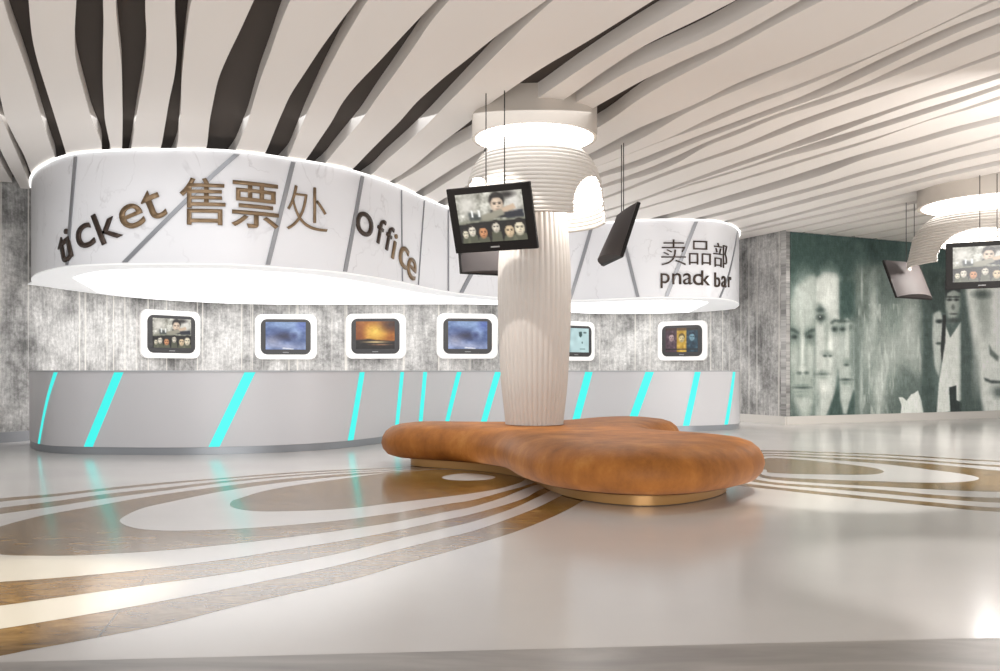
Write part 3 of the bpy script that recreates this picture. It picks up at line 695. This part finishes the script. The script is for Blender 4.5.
# ------------------------------------------------------------------ column and ribbed shades
def lathe(name, c, prof, n, mt, parent, rfun=None, skip=None, solid=0):
    V = []; Fc = []
    for (r, z) in prof:
        for k in range(n):
            a = 2 * math.pi * k / n; q = r + (rfun(a, z) if rfun else 0); V.append((c[0] + q * math.cos(a), c[1] + q * math.sin(a), z))
    for j in range(len(prof) - 1):
        for k in range(n):
            if skip and skip(2 * math.pi * (k + .5) / n, (prof[j][1] + prof[j + 1][1]) / 2): continue
            Fc.append((j * n + k, j * n + (k + 1) % n, (j + 1) * n + (k + 1) % n, (j + 1) * n + k))
    o = mesh(name, V, Fc, mt, parent, smooth=True); fix_normals(o); o.data.set_sharp_from_angle(angle=rad(60))
    if solid:
        s = o.modifiers.new('s', 'SOLIDIFY'); s.thickness = solid; s.offset = 0
    return o
def shade(c, R, parent, az0, zb=2.755):
    """ribbed bell with three arched openings; R = radius scale"""
    base = [(.30, 3.74), (.40, 3.66), (.49, 3.58), (.61, 3.47), (.69, 3.34), (.735, 3.2), (.76, 3.0), (.78, 2.85), (.785, zb)]
    zz = [b[1] for b in base][::-1]; rr = [b[0] for b in base][::-1]
    prof = []; n = 132
    for k in range(n + 1):
        z = 3.74 + (zb - 3.74) * k / n; r = float(np.interp(z, zz, rr)) * R
        prof.append((r + (.0055 + .002 * R) * math.cos(2 * math.pi * (z - zb) / .045), z))
    hw = rad(29.5); zt = 3.20
    def skip(a, z):
        if z > zt: return False
        w_ = hw * math.sqrt(max(0, 1 - ((z - zb) / (zt - zb)) ** 2.4))
        for q in range(3):
            dd = (a - rad(az0 + 120 * q) + math.pi) % (2 * math.pi) - math.pi
            if abs(dd) < w_: return True
        return False
    return lathe('ribbed_shade', c, prof, 360, M['shade'], parent, None, skip, .02)
def annulus(name, c, r0, r1, z, mt, parent, n=96, th=.015):
    V = []; Fc = []
    for rr, zz in ((r0, z), (r1, z), (r1, z + th), (r0, z + th)):
        V += [(c[0] + rr * math.cos(2 * math.pi * k / n), c[1] + rr * math.sin(2 * math.pi * k / n), zz) for k in range(n)]
    for j in range(4):
        for k in range(n): Fc.append((j * n + k, j * n + (k + 1) % n, ((j + 1) % 4) * n + (k + 1) % n, ((j + 1) % 4) * n + k))
    o = mesh(name, V, Fc, mt, parent); fix_normals(o); return o
C1 = (.386, 10.1); C2 = (7.755, 14.1)
column = empty('fluted_column', (*C1, .5), 'ivory fluted column rising from the orange bench with a ribbed arched shade', 'column')
prof = []
zs = [.505, .95, 1.5, 1.9, 2.3, 2.9, 3.3, 3.72]; rs = [.318, .368, .398, .408, .402, .355, .32, .29]
for k in range(61):
    z = .505 + (3.72 - .505) * k / 60; prof.append((float(np.interp(z, zs, rs)), z))
kk = np.array([1, 2, 3, 2, 1.]) / 9; rr_ = np.convolve(np.pad([p[0] for p in prof], 2, mode='edge'), kk, 'valid'); prof = [(float(r), p[1]) for r, p in zip(rr_, prof)]
lathe('fluted_shaft', C1, prof, 40 * 10, M['column'], column, lambda a, z: .011 * (abs(math.cos(20 * a)) - .5))
lathe('ceiling_drum', C1, [(.0, 3.715), (.66, 3.715), (.665, 3.70), (.70, 3.70), (.70, ZT - .004)], 96, M['disc'], column)
annulus('light_ring', C1, .30, .655, 3.698, M['ring'], column)
shade(C1, 1.0, column, -92 + 60)
pend = empty('ceiling_pendant', (*C2, 3.9), 'large ribbed white ceiling pendant with arched openings at the far right', 'pendant lamp')
R2 = 1.59
lathe('ceiling_drum', C2, [(0, 3.715), (.66 * R2, 3.715), (.665 * R2, 3.70), (.70 * R2, 3.70), (.70 * R2, ZT - .004)], 96, M['disc'], pend)
annulus('light_ring', C2, .32 * R2, .655 * R2, 3.698, M['ring'], pend)
shade(C2, R2, pend, -128)

# ------------------------------------------------------------------ bench
bench = empty('lobed_bench', (.8, 9.2, 0), 'low orange suede three-lobed bench wrapped around the fluted column', 'bench')
ol = [(-1.40, 10.55), (-1.25, 10.15), (-.85, 9.88), (-.45, 9.62), (-.1, 9.2), (.03, 8.75), (.1, 8.3), (.3, 7.65), (.62, 7.22), (1.05, 6.98), (1.5, 7.03), (1.98, 7.42), (2.36, 8.0), (2.44, 8.5), (2.25, 9.0), (1.9, 9.4),
      (1.72, 9.9), (1.85, 10.5), (2.2, 11.1), (2.32, 11.7), (2.05, 12.25), (1.6, 12.4), (1.1, 12.1), (.7, 11.5), (.35, 11.1), (-.2, 11.05), (-.8, 11.2), (-1.2, 11.05)]
O = cr(ol, 8, closed=True)
def smooth_closed(a, it):
    for _ in range(it): a = (np.roll(a, 1, 0) + 2 * a + np.roll(a, -1, 0)) / 4
    return a
O = smooth_closed(O, 8)
def inset(a, d):
    b = a.copy(); steps = max(1, int(abs(d) / .03))
    for _ in range(steps):
        t = np.roll(b, -1, 0) - np.roll(b, 1, 0); t /= np.linalg.norm(t, axis=1)[:, None]
        nn = np.stack([-t[:, 1], t[:, 0]], 1); b = smooth_closed(b + nn * d / steps, 1)
    return b
area = .5 * np.sum(O[:, 0] * np.roll(O[:, 1], -1) - np.roll(O[:, 0], -1) * O[:, 1]); sg = 1 if area > 0 else -1
rings = [(.30, .105), (.16, .11), (.07, .14), (.02, .20), (0, .27), (.015, .34), (.05, .40), (.11, .45), (.20, .48), (.32, .495), (.45, .50)]
V = []; Fc = []; n = len(O)
for d, z in rings: V += [(*p, z) for p in inset(O, d * sg)] if d else [(*p, z) for p in O]
for j in range(len(rings) - 1):
    for k in range(n): Fc.append((j * n + k, j * n + (k + 1) % n, (j + 1) * n + (k + 1) % n, (j + 1) * n + k))
last = [(V[i][0], V[i][1]) for i in range((len(rings) - 1) * n, len(rings) * n)]
Fc += [tuple(i + (len(rings) - 1) * n for i in t) for t in tess(last)]
first = [(V[i][0], V[i][1]) for i in range(n)]; Fc += [t for t in tess(first)]
o = mesh('cushion', V, Fc, M['leather'], bench, smooth=True); fix_normals(o)
pl = inset(O, .33 * sg); prism('bench_plinth', [tuple(p) for p in pl], .006, .106, M['gold'], bench, smooth=True)

# ------------------------------------------------------------------ floor with inlay pattern (one mesh)
def fp(l): return [floor_pt(x, y) for x, y in l]
LL = [
 fp([(0, 498.4), (53.6, 494), (107, 488), (170, 482), (223.6, 477.9), (277, 473.4), (340, 469.8), (394, 467.6)]) + [(-.1, 10.9), (.8, 10.5), (1.2, 9.3)] + fp([(580, 502.5), (567, 510), (544.5, 520.4), (511.7, 533), (465, 547), (411.5, 562), (354, 579), (240, 605.4), (168, 623.6), (96, 638), (26.4, 650.7), (0, 656)]) + [(-3.0, 2.75), (-4.5, 2.9), (-5.3, 4.4), (-5.1, 6.4)],
 fp([(0, 502), (53.6, 496.6), (107, 490.5), (170, 484), (277, 475), (340, 470.9), (393, 468.8)]) + [(-.2, 10.75), (.65, 10.4), (1.05, 9.3)] + fp([(565, 494), (537, 507.7), (514.7, 516.6), (470, 532), (447, 537.5), (393.6, 551), (340, 565), (240, 586.4), (120, 609), (36, 623.3), (0, 629)]) + [(-3.1, 3.2), (-4.4, 3.5), (-5.0, 4.9), (-4.8, 6.4)],
 fp([(0, 508), (53.6, 501.5), (107, 494), (170, 487.2), (223.6, 481), (277, 476.3), (340, 472), (393, 469.8)]) + [(-.3, 10.6), (.5, 10.3), (.9, 9.3)] + fp([(555, 489), (537, 497.5), (514.7, 507.7), (470, 522.6), (447, 528), (393.6, 540), (340, 553.3), (240, 572), (120, 589), (43, 600), (0, 606)]) + [(-3.2, 3.75), (-4.2, 4.0), (-4.7, 5.2), (-4.5, 6.4)],
 fp([(0, 514.5), (53.6, 506.8), (107, 498.6), (170, 490.2), (223.6, 483.2), (277, 477.8), (340, 473.2), (393, 470.6)]) + [(-.4, 10.45), (.4, 10.2), (.75, 9.3)] + fp([(540, 490), (522, 499.5), (470, 514.8), (447, 519.8), (393.6, 531.5), (340, 541.5), (277, 551.5), (223.6, 560), (144, 570), (60, 578), (0, 582.3)]) + [(-3.5, 4.4), (-4.2, 5.2), (-4.1, 6.2)],
 fp([(0, 527), (44.7, 515.4), (89.4, 507.4), (134, 499.3), (170, 493.6), (224, 486.3), (277, 480), (340, 474.6), (393, 471.4)]) + [(-.5, 10.3), (.25, 10.1), (.6, 9.3)] + fp([(530, 487), (510, 495), (500, 498.8), (470, 507.7), (447, 512), (393.6, 522.6), (340, 530.8), (277, 539), (223.6, 545.2), (170, 550.4), (125, 553.4), (71.5, 555.8), (35.8, 556), (0, 554.8)]) + [(-3.45, 5.75)],
 fp([(119.8, 521), (125, 516.5), (143, 508.5), (170, 502.3), (197, 496.6), (223.6, 491.5), (277, 483.5), (340, 477), (393.6, 472.6)]) + [(-.6, 10.15), (.1, 10.0), (.45, 9.3)] + fp([(525, 486), (504, 492), (470, 501), (447, 504.5), (393.6, 513.6), (340, 520.8), (277, 526.6), (223.6, 530), (170, 531.2), (143, 529.8), (126, 526)]),
 fp([(230, 504.7), (233, 501), (241.5, 498.2), (258, 493), (277, 488.8), (313, 483), (340, 479.4), (375.7, 474.6), (399, 472.4)]) + [(-.7, 10.0), (-.1, 9.8), (.25, 9.2)] + fp([(504.5, 487.7), (470, 494), (447, 497), (393.6, 503.4), (340, 509.6), (277, 511.9), (255, 511.6), (241.5, 510), (232, 507.5)]),
 fp([(442, 478), (450, 475.2), (465, 473.8), (482, 474.8), (495.5, 477.5), (486, 480.2), (467, 481), (450, 480.4)]),
]
RR = [
 fp([(1000, 460.8), (922, 456.3), (880, 454), (828, 452.2), (768, 450.3)]) + [(2.6, 12.2), (1.6, 10.8), (1.9, 9.1)] + fp([(769.5, 489), (828, 495.5), (880, 500.8), (935, 506.5), (1000, 511.8)]) + [(5.2, 7.35), (6.6, 8.2), (7.4, 9.8), (7.1, 11.0)],
 fp([(1000, 462), (922, 457.6), (880, 455.2), (828, 453.4), (769.5, 451.7)]) + [(2.6, 11.9), (1.8, 10.8), (2.1, 9.3)] + fp([(769.5, 486.5), (828, 492.5), (880, 497.6), (935, 502.6), (1000, 507.9)]) + [(5.1, 7.65), (6.3, 8.4), (7.1, 9.8), (6.8, 10.8)],
 fp([(1000, 465.4), (922, 460), (880, 457), (828, 454.8), (769.5, 453)]) + [(2.6, 11.5), (2.0, 10.7), (2.3, 9.5)] + fp([(769.5, 484.2), (828, 489), (880, 493.6), (935, 498.5), (1000, 502.7)]) + [(5.1, 7.95), (6.0, 8.7), (6.7, 9.7), (6.4, 10.4)],
 fp([(1000, 467.3), (922, 461.6), (880, 458.7), (828, 456.3), (769.5, 454.3)]) + [(2.7, 11.2), (2.2, 10.6), (2.5, 9.7)] + fp([(769.5, 482), (828, 486.5), (880, 490), (935, 495), (1000, 498)]) + [(5.1, 8.25), (5.8, 8.8), (6.3, 9.5), (6.1, 10.1)],
 fp([(1000, 471), (960, 467), (922, 463.4), (880, 460.4), (828, 457.8), (769.5, 455.4)]) + [(2.8, 11.0), (2.4, 10.5), (2.7, 9.8)] + fp([(769.5, 479.3), (828, 484), (880, 486.8), (935, 489.8), (1000, 492)]) + [(5.2, 8.55), (5.7, 9.1), (5.75, 9.6)],
 fp([(979, 478.8), (974, 476.4), (961, 474), (935, 470.6), (902.5, 466.4), (880, 464), (828, 460), (769.5, 456.6)]) + [(2.9, 10.7), (2.6, 10.3), (2.8, 9.9)] + fp([(769.5, 476.7), (828, 480), (880, 481.7), (902.5, 482.6), (948, 483), (971, 481.4)]),
 fp([(884, 472), (878, 469.2), (873.5, 468.2), (854, 465.4), (815, 461.2), (770.8, 458.2)]) + [(3.0, 10.5), (2.8, 10.2), (2.95, 10.0)] + fp([(769.5, 473), (828, 474.9), (867, 475), (877, 474.3)]),
]
FV = [(-13, -5, 0), (17.5, -5, 0), (17.5, 25, 0), (-13, 25, 0)]; FF = [(0, 1, 2, 3)]; FM = [0]
def add_flat(poly, z, mi):
    b = len(FV); FV.extend([(x, y, z) for x, y in poly]); T = tess(poly)
    for t in T:
        a = [Vector(FV[b + i]) for i in t]; up = (a[1] - a[0]).cross(a[2] - a[0]).z
        FF.append(tuple(b + i for i in (t if up > 0 else t[::-1]))); FM.append(mi)
for S in (LL, RR):
    for k, pts in enumerate(S):
        add_flat([tuple(p) for p in cr(pts, 8, closed=True)], .0006 * (k + 1), 1 if k % 2 == 0 else 0)
a = floor_pt(0, 664); b = floor_pt(960, 640); sl = (b[1] - a[1]) / (b[0] - a[0])
add_flat([(-12, -4.5), (15, -4.5), (15, a[1] + sl * (15 - a[0])), (-12, a[1] + sl * (-12 - a[0]))], .0062, 2)
fl = mesh('floor', FV, FF, [M['floor'], M['inlay'], M['threshold']]); fl['kind'] = 'structure'
for p, mi in zip(fl.data.polygons, FM): p.material_index = mi

# ------------------------------------------------------------------ mural
cv = Canvas(1300, 671, (98, 112, 108))
DK, MD, LT, WH = (74, 92, 88), (126, 138, 132), (186, 192, 187), (212, 216, 211)
cv.poly([(0, 0), (1300, 0), (1300, 150), (0, 120)], (78, 96, 93), 20)
cv.poly([(260, 130), (500, 120), (500, 671), (260, 671)], (120, 130, 125), 14)
cv.noise(40, 60, 5)
# first face, lit from the front, heavy brows
cv.poly([(30, 190), (70, 160), (126, 150), (126, 671), (30, 671)], (160, 168, 162), 5)
cv.poly([(30, 20), (126, 20), (126, 150), (100, 158), (82, 184), (56, 196), (40, 250), (30, 250)], DK, 8)
cv.ell(86, 240, 34, 70, LT, .9, .9); cv.ell(36, 420, 12, 150, (120, 132, 126), .8, .8); cv.ell(122, 460, 10, 130, (128, 138, 133), .8, .7)
cv.ell(50, 372, 24, 22, (104, 116, 111), .9, .9); cv.ell(103, 372, 22, 22, (104, 116, 111), .9, .9)
cv.poly([(34, 344), (50, 348), (68, 362), (64, 370), (46, 358), (34, 356)], (70, 82, 79), 3, .9); cv.poly([(86, 366), (106, 350), (124, 346), (124, 356), (104, 362), (90, 374)], (70, 82, 79), 3, .9)
cv.ell(50, 377, 11, 6, (58, 68, 66), .7, .9); cv.ell(102, 376, 11, 6, (58, 68, 66), .7, .9)
cv.ell(78, 420, 7, 70, (204, 208, 203), .9, .9); cv.ell(64, 440, 6, 55, (138, 148, 142), .9, .7); cv.ell(92, 440, 5, 50, (138, 148, 142), .9, .6)
cv.ell(78, 492, 13, 10, (196, 200, 195), .8, .8); cv.ell(67, 505, 8, 5, (96, 108, 103), .8, .9); cv.ell(92, 504, 8, 5, (96, 108, 103), .8, .9); cv.ell(80, 528, 6, 14, (140, 150, 144), .8, .6)
cv.ell(46, 450, 14, 34, (188, 193, 188), .9, .7); cv.ell(108, 450, 12, 34, (186, 191, 186), .9, .7)
cv.ell(76, 556, 26, 4.5, (72, 84, 81), .8, .95); cv.ell(76, 548, 22, 5, (118, 130, 124), .8, .7); cv.ell(76, 570, 20, 6, (132, 142, 137), .8, .8); cv.ell(76, 586, 18, 6, (112, 124, 118), .9, .6)
cv.ell(78, 614, 22, 18, (184, 189, 184), .9, .8); cv.poly([(30, 540), (46, 600), (66, 645), (70, 671), (30, 671)], (98, 110, 106), 9); cv.poly([(126, 590), (108, 640), (104, 671), (126, 671)], (112, 124, 119), 7)
# second face, three-quarter view
cv.poly([(126, 170), (150, 146), (202, 150), (210, 180), (210, 330), (226, 470), (205, 560), (178, 620), (160, 655), (126, 671)], (182, 187, 182), 3)
cv.poly([(126, 60), (260, 60), (260, 150), (212, 172), (196, 150), (150, 148), (126, 172)], DK, 9)
cv.ell(172, 225, 32, 66, WH, .9, .9)
cv.poly([(128, 262), (142, 256), (160, 286), (174, 316), (160, 322), (140, 336), (128, 322)], (118, 129, 124), 6, .9); cv.ell(142, 282, 12, 7, (74, 86, 83), .8, .9); cv.ell(142, 309, 12, 9, (60, 70, 68), .7, .95); cv.ell(140, 306, 3, 3, (190, 194, 190), .5, .8)
cv.ell(190, 346, 22, 22, (130, 141, 136), .9, .85); cv.poly([(176, 326), (192, 314), (212, 318), (212, 326), (192, 324), (180, 334)], (80, 92, 88), 3, .9); cv.ell(192, 350, 10, 8, (62, 73, 70), .7, .95)
cv.ell(164, 380, 7, 62, (150, 159, 153), .9, .8); cv.ell(176, 410, 7, 50, (216, 219, 214), .9, .8)
cv.ell(166, 436, 17, 9, (128, 138, 133), .9, .8); cv.ell(158, 444, 6, 4, (76, 88, 84), .8, .9); cv.ell(176, 444, 6, 4, (84, 96, 92), .8, .8)
cv.ell(150, 508, 20, 5, (92, 104, 99), .8, .95); cv.ell(148, 499, 17, 5, (136, 146, 141), .8, .7); cv.ell(149, 520, 16, 6, (142, 152, 146), .8, .8)
cv.ell(152, 560, 20, 16, (208, 211, 206), .9, .8); cv.ell(200, 500, 12, 60, (146, 155, 150), .9, .8); cv.ell(132, 600, 8, 50, (130, 141, 136), .9, .7)
cv.poly([(206, 490), (214, 600), (222, 660), (168, 660), (178, 618), (196, 560)], (76, 92, 88), 4)
# third face, narrow
cv.poly([(210, 176), (262, 180), (262, 300), (240, 310), (210, 300)], DK, 7)
cv.poly([(208, 330), (236, 310), (260, 330), (262, 560), (244, 610), (234, 650), (222, 648), (212, 600), (208, 480)], (168, 175, 170), 3)
cv.ell(220, 346, 16, 16, (112, 124, 119), .9, .9); cv.ell(220, 350, 9, 6, (62, 73, 70), .7, .95); cv.ell(226, 322, 18, 5, (82, 94, 90), .8, .9); cv.ell(250, 344, 8, 9, (104, 116, 111), .8, .8)
cv.ell(236, 400, 6, 50, (196, 200, 195), .9, .8); cv.ell(236, 466, 11, 10, (126, 137, 131), .9, .9); cv.ell(234, 476, 8, 4, (84, 96, 92), .8, .9)
cv.ell(232, 528, 18, 4.5, (74, 86, 83), .8, .95); cv.ell(232, 540, 15, 6, (120, 131, 126), .8, .8); cv.ell(254, 430, 7, 90, (112, 124, 119), .9, .8); cv.ell(230, 578, 12, 12, (186, 191, 186), .9, .7)
cv.poly([(262, 560), (262, 660), (236, 660), (246, 610)], (76, 92, 88), 3)
# blurred middle figures
for x, y, rx, ry, c_, a_ in ((330, 260, 14, 90, LT, .8), (312, 420, 24, 90, LT, .6), (350, 560, 22, 90, LT, .8), (395, 420, 50, 110, LT, .6), (460, 330, 34, 90, LT, .7), (470, 460, 30, 80, LT, .6), (430, 540, 40, 40, MD, .7), (400, 300, 26, 60, MD, .6), (286, 560, 6, 90, LT, .6), (288, 200, 4, 50, LT, .7), (372, 200, 40, 50, (104, 116, 112), .7)):
    cv.ell(x, y, rx, ry, c_, .6, a_)
k = cv.noise(9, 60, 0) + cv.noise(4, 26, 0) * .6; kk_ = np.clip((k - .2) * .8, 0, 1) * ((cv.X > 275) & (cv.X < 500) & (cv.Y > 260)); cv.put(kk_, WH, .4)
cv.poly([(380, 640), (440, 470), (520, 560), (520, 671), (380, 671)], (92, 104, 100), 14, .6)
cv.poly([(418, 590), (432, 590), (446, 602), (462, 580), (474, 575), (486, 566), (498, 600), (508, 655), (424, 655), (428, 620)], WH, 1)
cv.poly([(500, 120), (545, 120), (540, 290), (548, 400), (530, 470), (560, 655), (510, 655), (498, 580), (505, 400)], (82, 96, 92), 6)
# narrow profile, small man in pale coat
cv.poly([(540, 290), (566, 285), (578, 340), (574, 430), (560, 520), (545, 480), (536, 380)], LT, 3); cv.ell(562, 322, 12, 7, (60, 70, 68), .5); cv.ell(560, 400, 10, 5, (90, 100, 96), .5)
cv.poly([(520, 150), (600, 150), (590, 300), (560, 280), (535, 300)], (70, 84, 80), 4)
cv.poly([(578, 320), (600, 380), (640, 320), (640, 600), (622, 610), (618, 560), (596, 560), (600, 640), (552, 650), (560, 540), (575, 440)], WH, 1.5)
cv.poly([(574, 300), (586, 300), (582, 400), (570, 470), (566, 420)], (44, 50, 50), 1.5)
cv.ell(610, 250, 27, 66, (150, 158, 152), .2); cv.ell(604, 262, 14, 44, (186, 191, 186), .9, .8); cv.poly([(580, 180), (640, 180), (640, 222), (612, 212), (590, 222), (584, 250)], (54, 60, 60), 2)
for x in (598, 622): cv.ell(x, 246, 8, 4, (40, 46, 46), .8, .9); cv.ell(x, 236, 11, 3, (54, 60, 58), .8, .9)
cv.ell(610, 272, 6, 10, (120, 126, 122), .5); cv.ell(612, 296, 11, 3, (64, 70, 68), .8, .9); cv.ell(612, 318, 20, 8, (60, 66, 64), .6, .7)
cv.poly([(596, 555), (622, 548), (622, 600), (642, 610), (642, 655), (604, 655)], (50, 62, 60), 1)
# large face on the right
cv.poly([(640, 190), (1000, 190), (1000, 655), (640, 655)], (84, 98, 94), 4)
cv.poly([(648, 195), (800, 195), (860, 300), (850, 480), (800, 560), (790, 655), (715, 655), (700, 560), (672, 400), (655, 280)], WH, 7)
cv.poly([(640, 190), (650, 195), (668, 330), (700, 560), (716, 655), (640, 655)], (84, 98, 94), 7)
cv.ell(716, 260, 22, 50, (150, 158, 152), .7, .8); cv.ell(728, 320, 20, 60, (160, 166, 160), .7, .7); cv.ell(712, 226, 30, 14, (90, 100, 96), .6, .9)
cv.ell(762, 300, 16, 90, (222, 225, 220), .7, .8); cv.poly([(736, 400), (748, 424), (772, 446), (768, 464), (740, 440)], (96, 106, 102), 3, .9)
cv.poly([(718, 520), (742, 530), (800, 534), (800, 542), (748, 541), (724, 532)], (66, 78, 75), 2.5, .9); cv.ell(772, 572, 30, 20, (90, 102, 98), .6, .8); cv.ell(736, 590, 20, 30, WH, .6, .7)
cv.ell(830, 260, 26, 10, (60, 70, 68), .5); cv.ell(690, 500, 14, 80, (150, 158, 154), .7, .8)
cv.poly([(880, 100), (1300, 100), (1300, 660), (900, 660), (870, 400)], (82, 96, 92), 10); cv.ell(860, 230, 40, 18, (92, 103, 99), .9, .8); cv.ell(856, 262, 22, 12, (66, 77, 74), .8, .9); face(cv, 1050, 330, 80, LT, (70, 84, 80), 1.5)
cv.a = (cv.a - 140) * 1.34 + 146; cv.noise(2, 2, 6); cv.noise(1.5, 14, 5); cv.noise(12, 16, 5); cv.a += (4 * np.sin(cv.Y * 2 * math.pi / 6))[..., None]
m_s0 = .10; m_len = 9.4
def mural_pt(u, v):
    p = corner + t_dir * (m_s0 + m_len * u); q = np.array([t_dir[1], -t_dir[0]]) * .012; return (p[0] + q[0], p[1] + q[1], ZC - .002 + (.175 - ZC) * v)
def mural_px(V):
    px = CX + F * V[:, 0] / V[:, 1]; py = HZ - F * (V[:, 2] - CAM) / V[:, 1]
    return np.stack([(px - 780) * 3.532, (py - 230) * 3.532], 1)
mu = picture('wall_mural', cv, mural_pt, 620, 270, M['mural'], None, mural_px)
so = mu.modifiers.new('s', 'SOLIDIFY'); so.thickness = .01; so.offset = 0
tag(mu, 'grey green mural of large overlapping faces covering the right wall', 'mural')

# ------------------------------------------------------------------ lights
def area(name, loc, rot, size, power, color=(1, 1, 1), sy=None):
    l = bpy.data.lights.new(name, 'AREA'); l.energy = power; l.color = color; l.size = size
    if sy: l.shape = 'RECTANGLE'; l.size_y = sy
    o = bpy.data.objects.new(name, l); col.objects.link(o); o.location = loc; o.rotation_euler = rot; return o
def spot(name, loc, tgt, power, angle, color=(1, .93, .82), blend=.5, r=.05):
    l = bpy.data.lights.new(name, 'SPOT'); l.energy = power; l.color = color; l.spot_size = rad(angle); l.spot_blend = blend; l.shadow_soft_size = r
    o = bpy.data.objects.new(name, l); col.objects.link(o); o.location = loc
    o.rotation_euler = (Vector(tgt) - Vector(loc)).to_track_quat('-Z', 'Y').to_euler(); return o
def point(name, loc, power, r=.15, color=(1, .98, .95)):
    l = bpy.data.lights.new(name, 'POINT'); l.energy = power; l.shadow_soft_size = r; l.color = color
    o = bpy.data.objects.new(name, l); col.objects.link(o); o.location = loc; return o
for a_ in (0, 120, 240):
    point('shade_lamp', (C1[0] + .56 * math.cos(rad(a_ - 92 + 60)), C1[1] + .56 * math.sin(rad(a_ - 92 + 60)), 3.22), 60, .08)
for a_ in (0, 120, 240):
    point('pendant_lamp', (C2[0] + .6 * math.cos(rad(a_ - 128)), C2[1] + .6 * math.sin(rad(a_ - 128)), 3.15), 90, .12)
spot('downlight_left', (-3.0, 3.6, 3.9), (-2.7, 4.3, 0), 620, 33, (1, .88, .62))
spot('downlight_right', (3.4, 7.2, 3.9), (3.0, 8.0, 0), 420, 34, (1, .96, .9))
spot('downlight_front', (2.9, 4.6, 3.9), (2.8, 4.7, 0), 230, 40, (1, .96, .92))
spot('downlight_bench', (3.2, 9.0, 3.9), (2.0, 8.3, .5), 190, 40, (1, .88, .68))
area('front_fill', (1, -3.5, 1.6), (rad(92), 0, rad(-3)), 9, 420, (1, .985, .97), 2.6)
area('ceiling_fill', (-1, 5.5, .12), (rad(180), 0, 0), 12, 150, (1, .975, .955), 8)  # unseen lamp just above the floor, added to brighten the slat undersides
area('hall_fill', (7.5, 8, 2.0), (rad(84), 0, rad(-6)), 6, 330, (1, .97, .94), 3)
spot('downlight_column', (-.7, 8.7, 3.9), (.36, 9.8, 1.75), 230, 44, (1, .95, .9), .3, .03)
for k_ in range(26):
    s_ = fc.s_at(45) + (fc.s_at(735) - fc.s_at(45)) * k_ / 25; q = fc.at(s_, .9); area('slat_glow_fill', (q[0], q[1], 2.2), (rad(180), 0, 0), .8, 2.6, (1, 1, 1))  # unseen up-facing fills off the fascia, added to make the slat ends glow
area('counter_fill', (-2.5, 9.5, 3.85), (rad(12), 0, 0), 7, 110, (.97, .985, 1), 3)  # added overhead fill without a fixture, brightens far floor and counter front
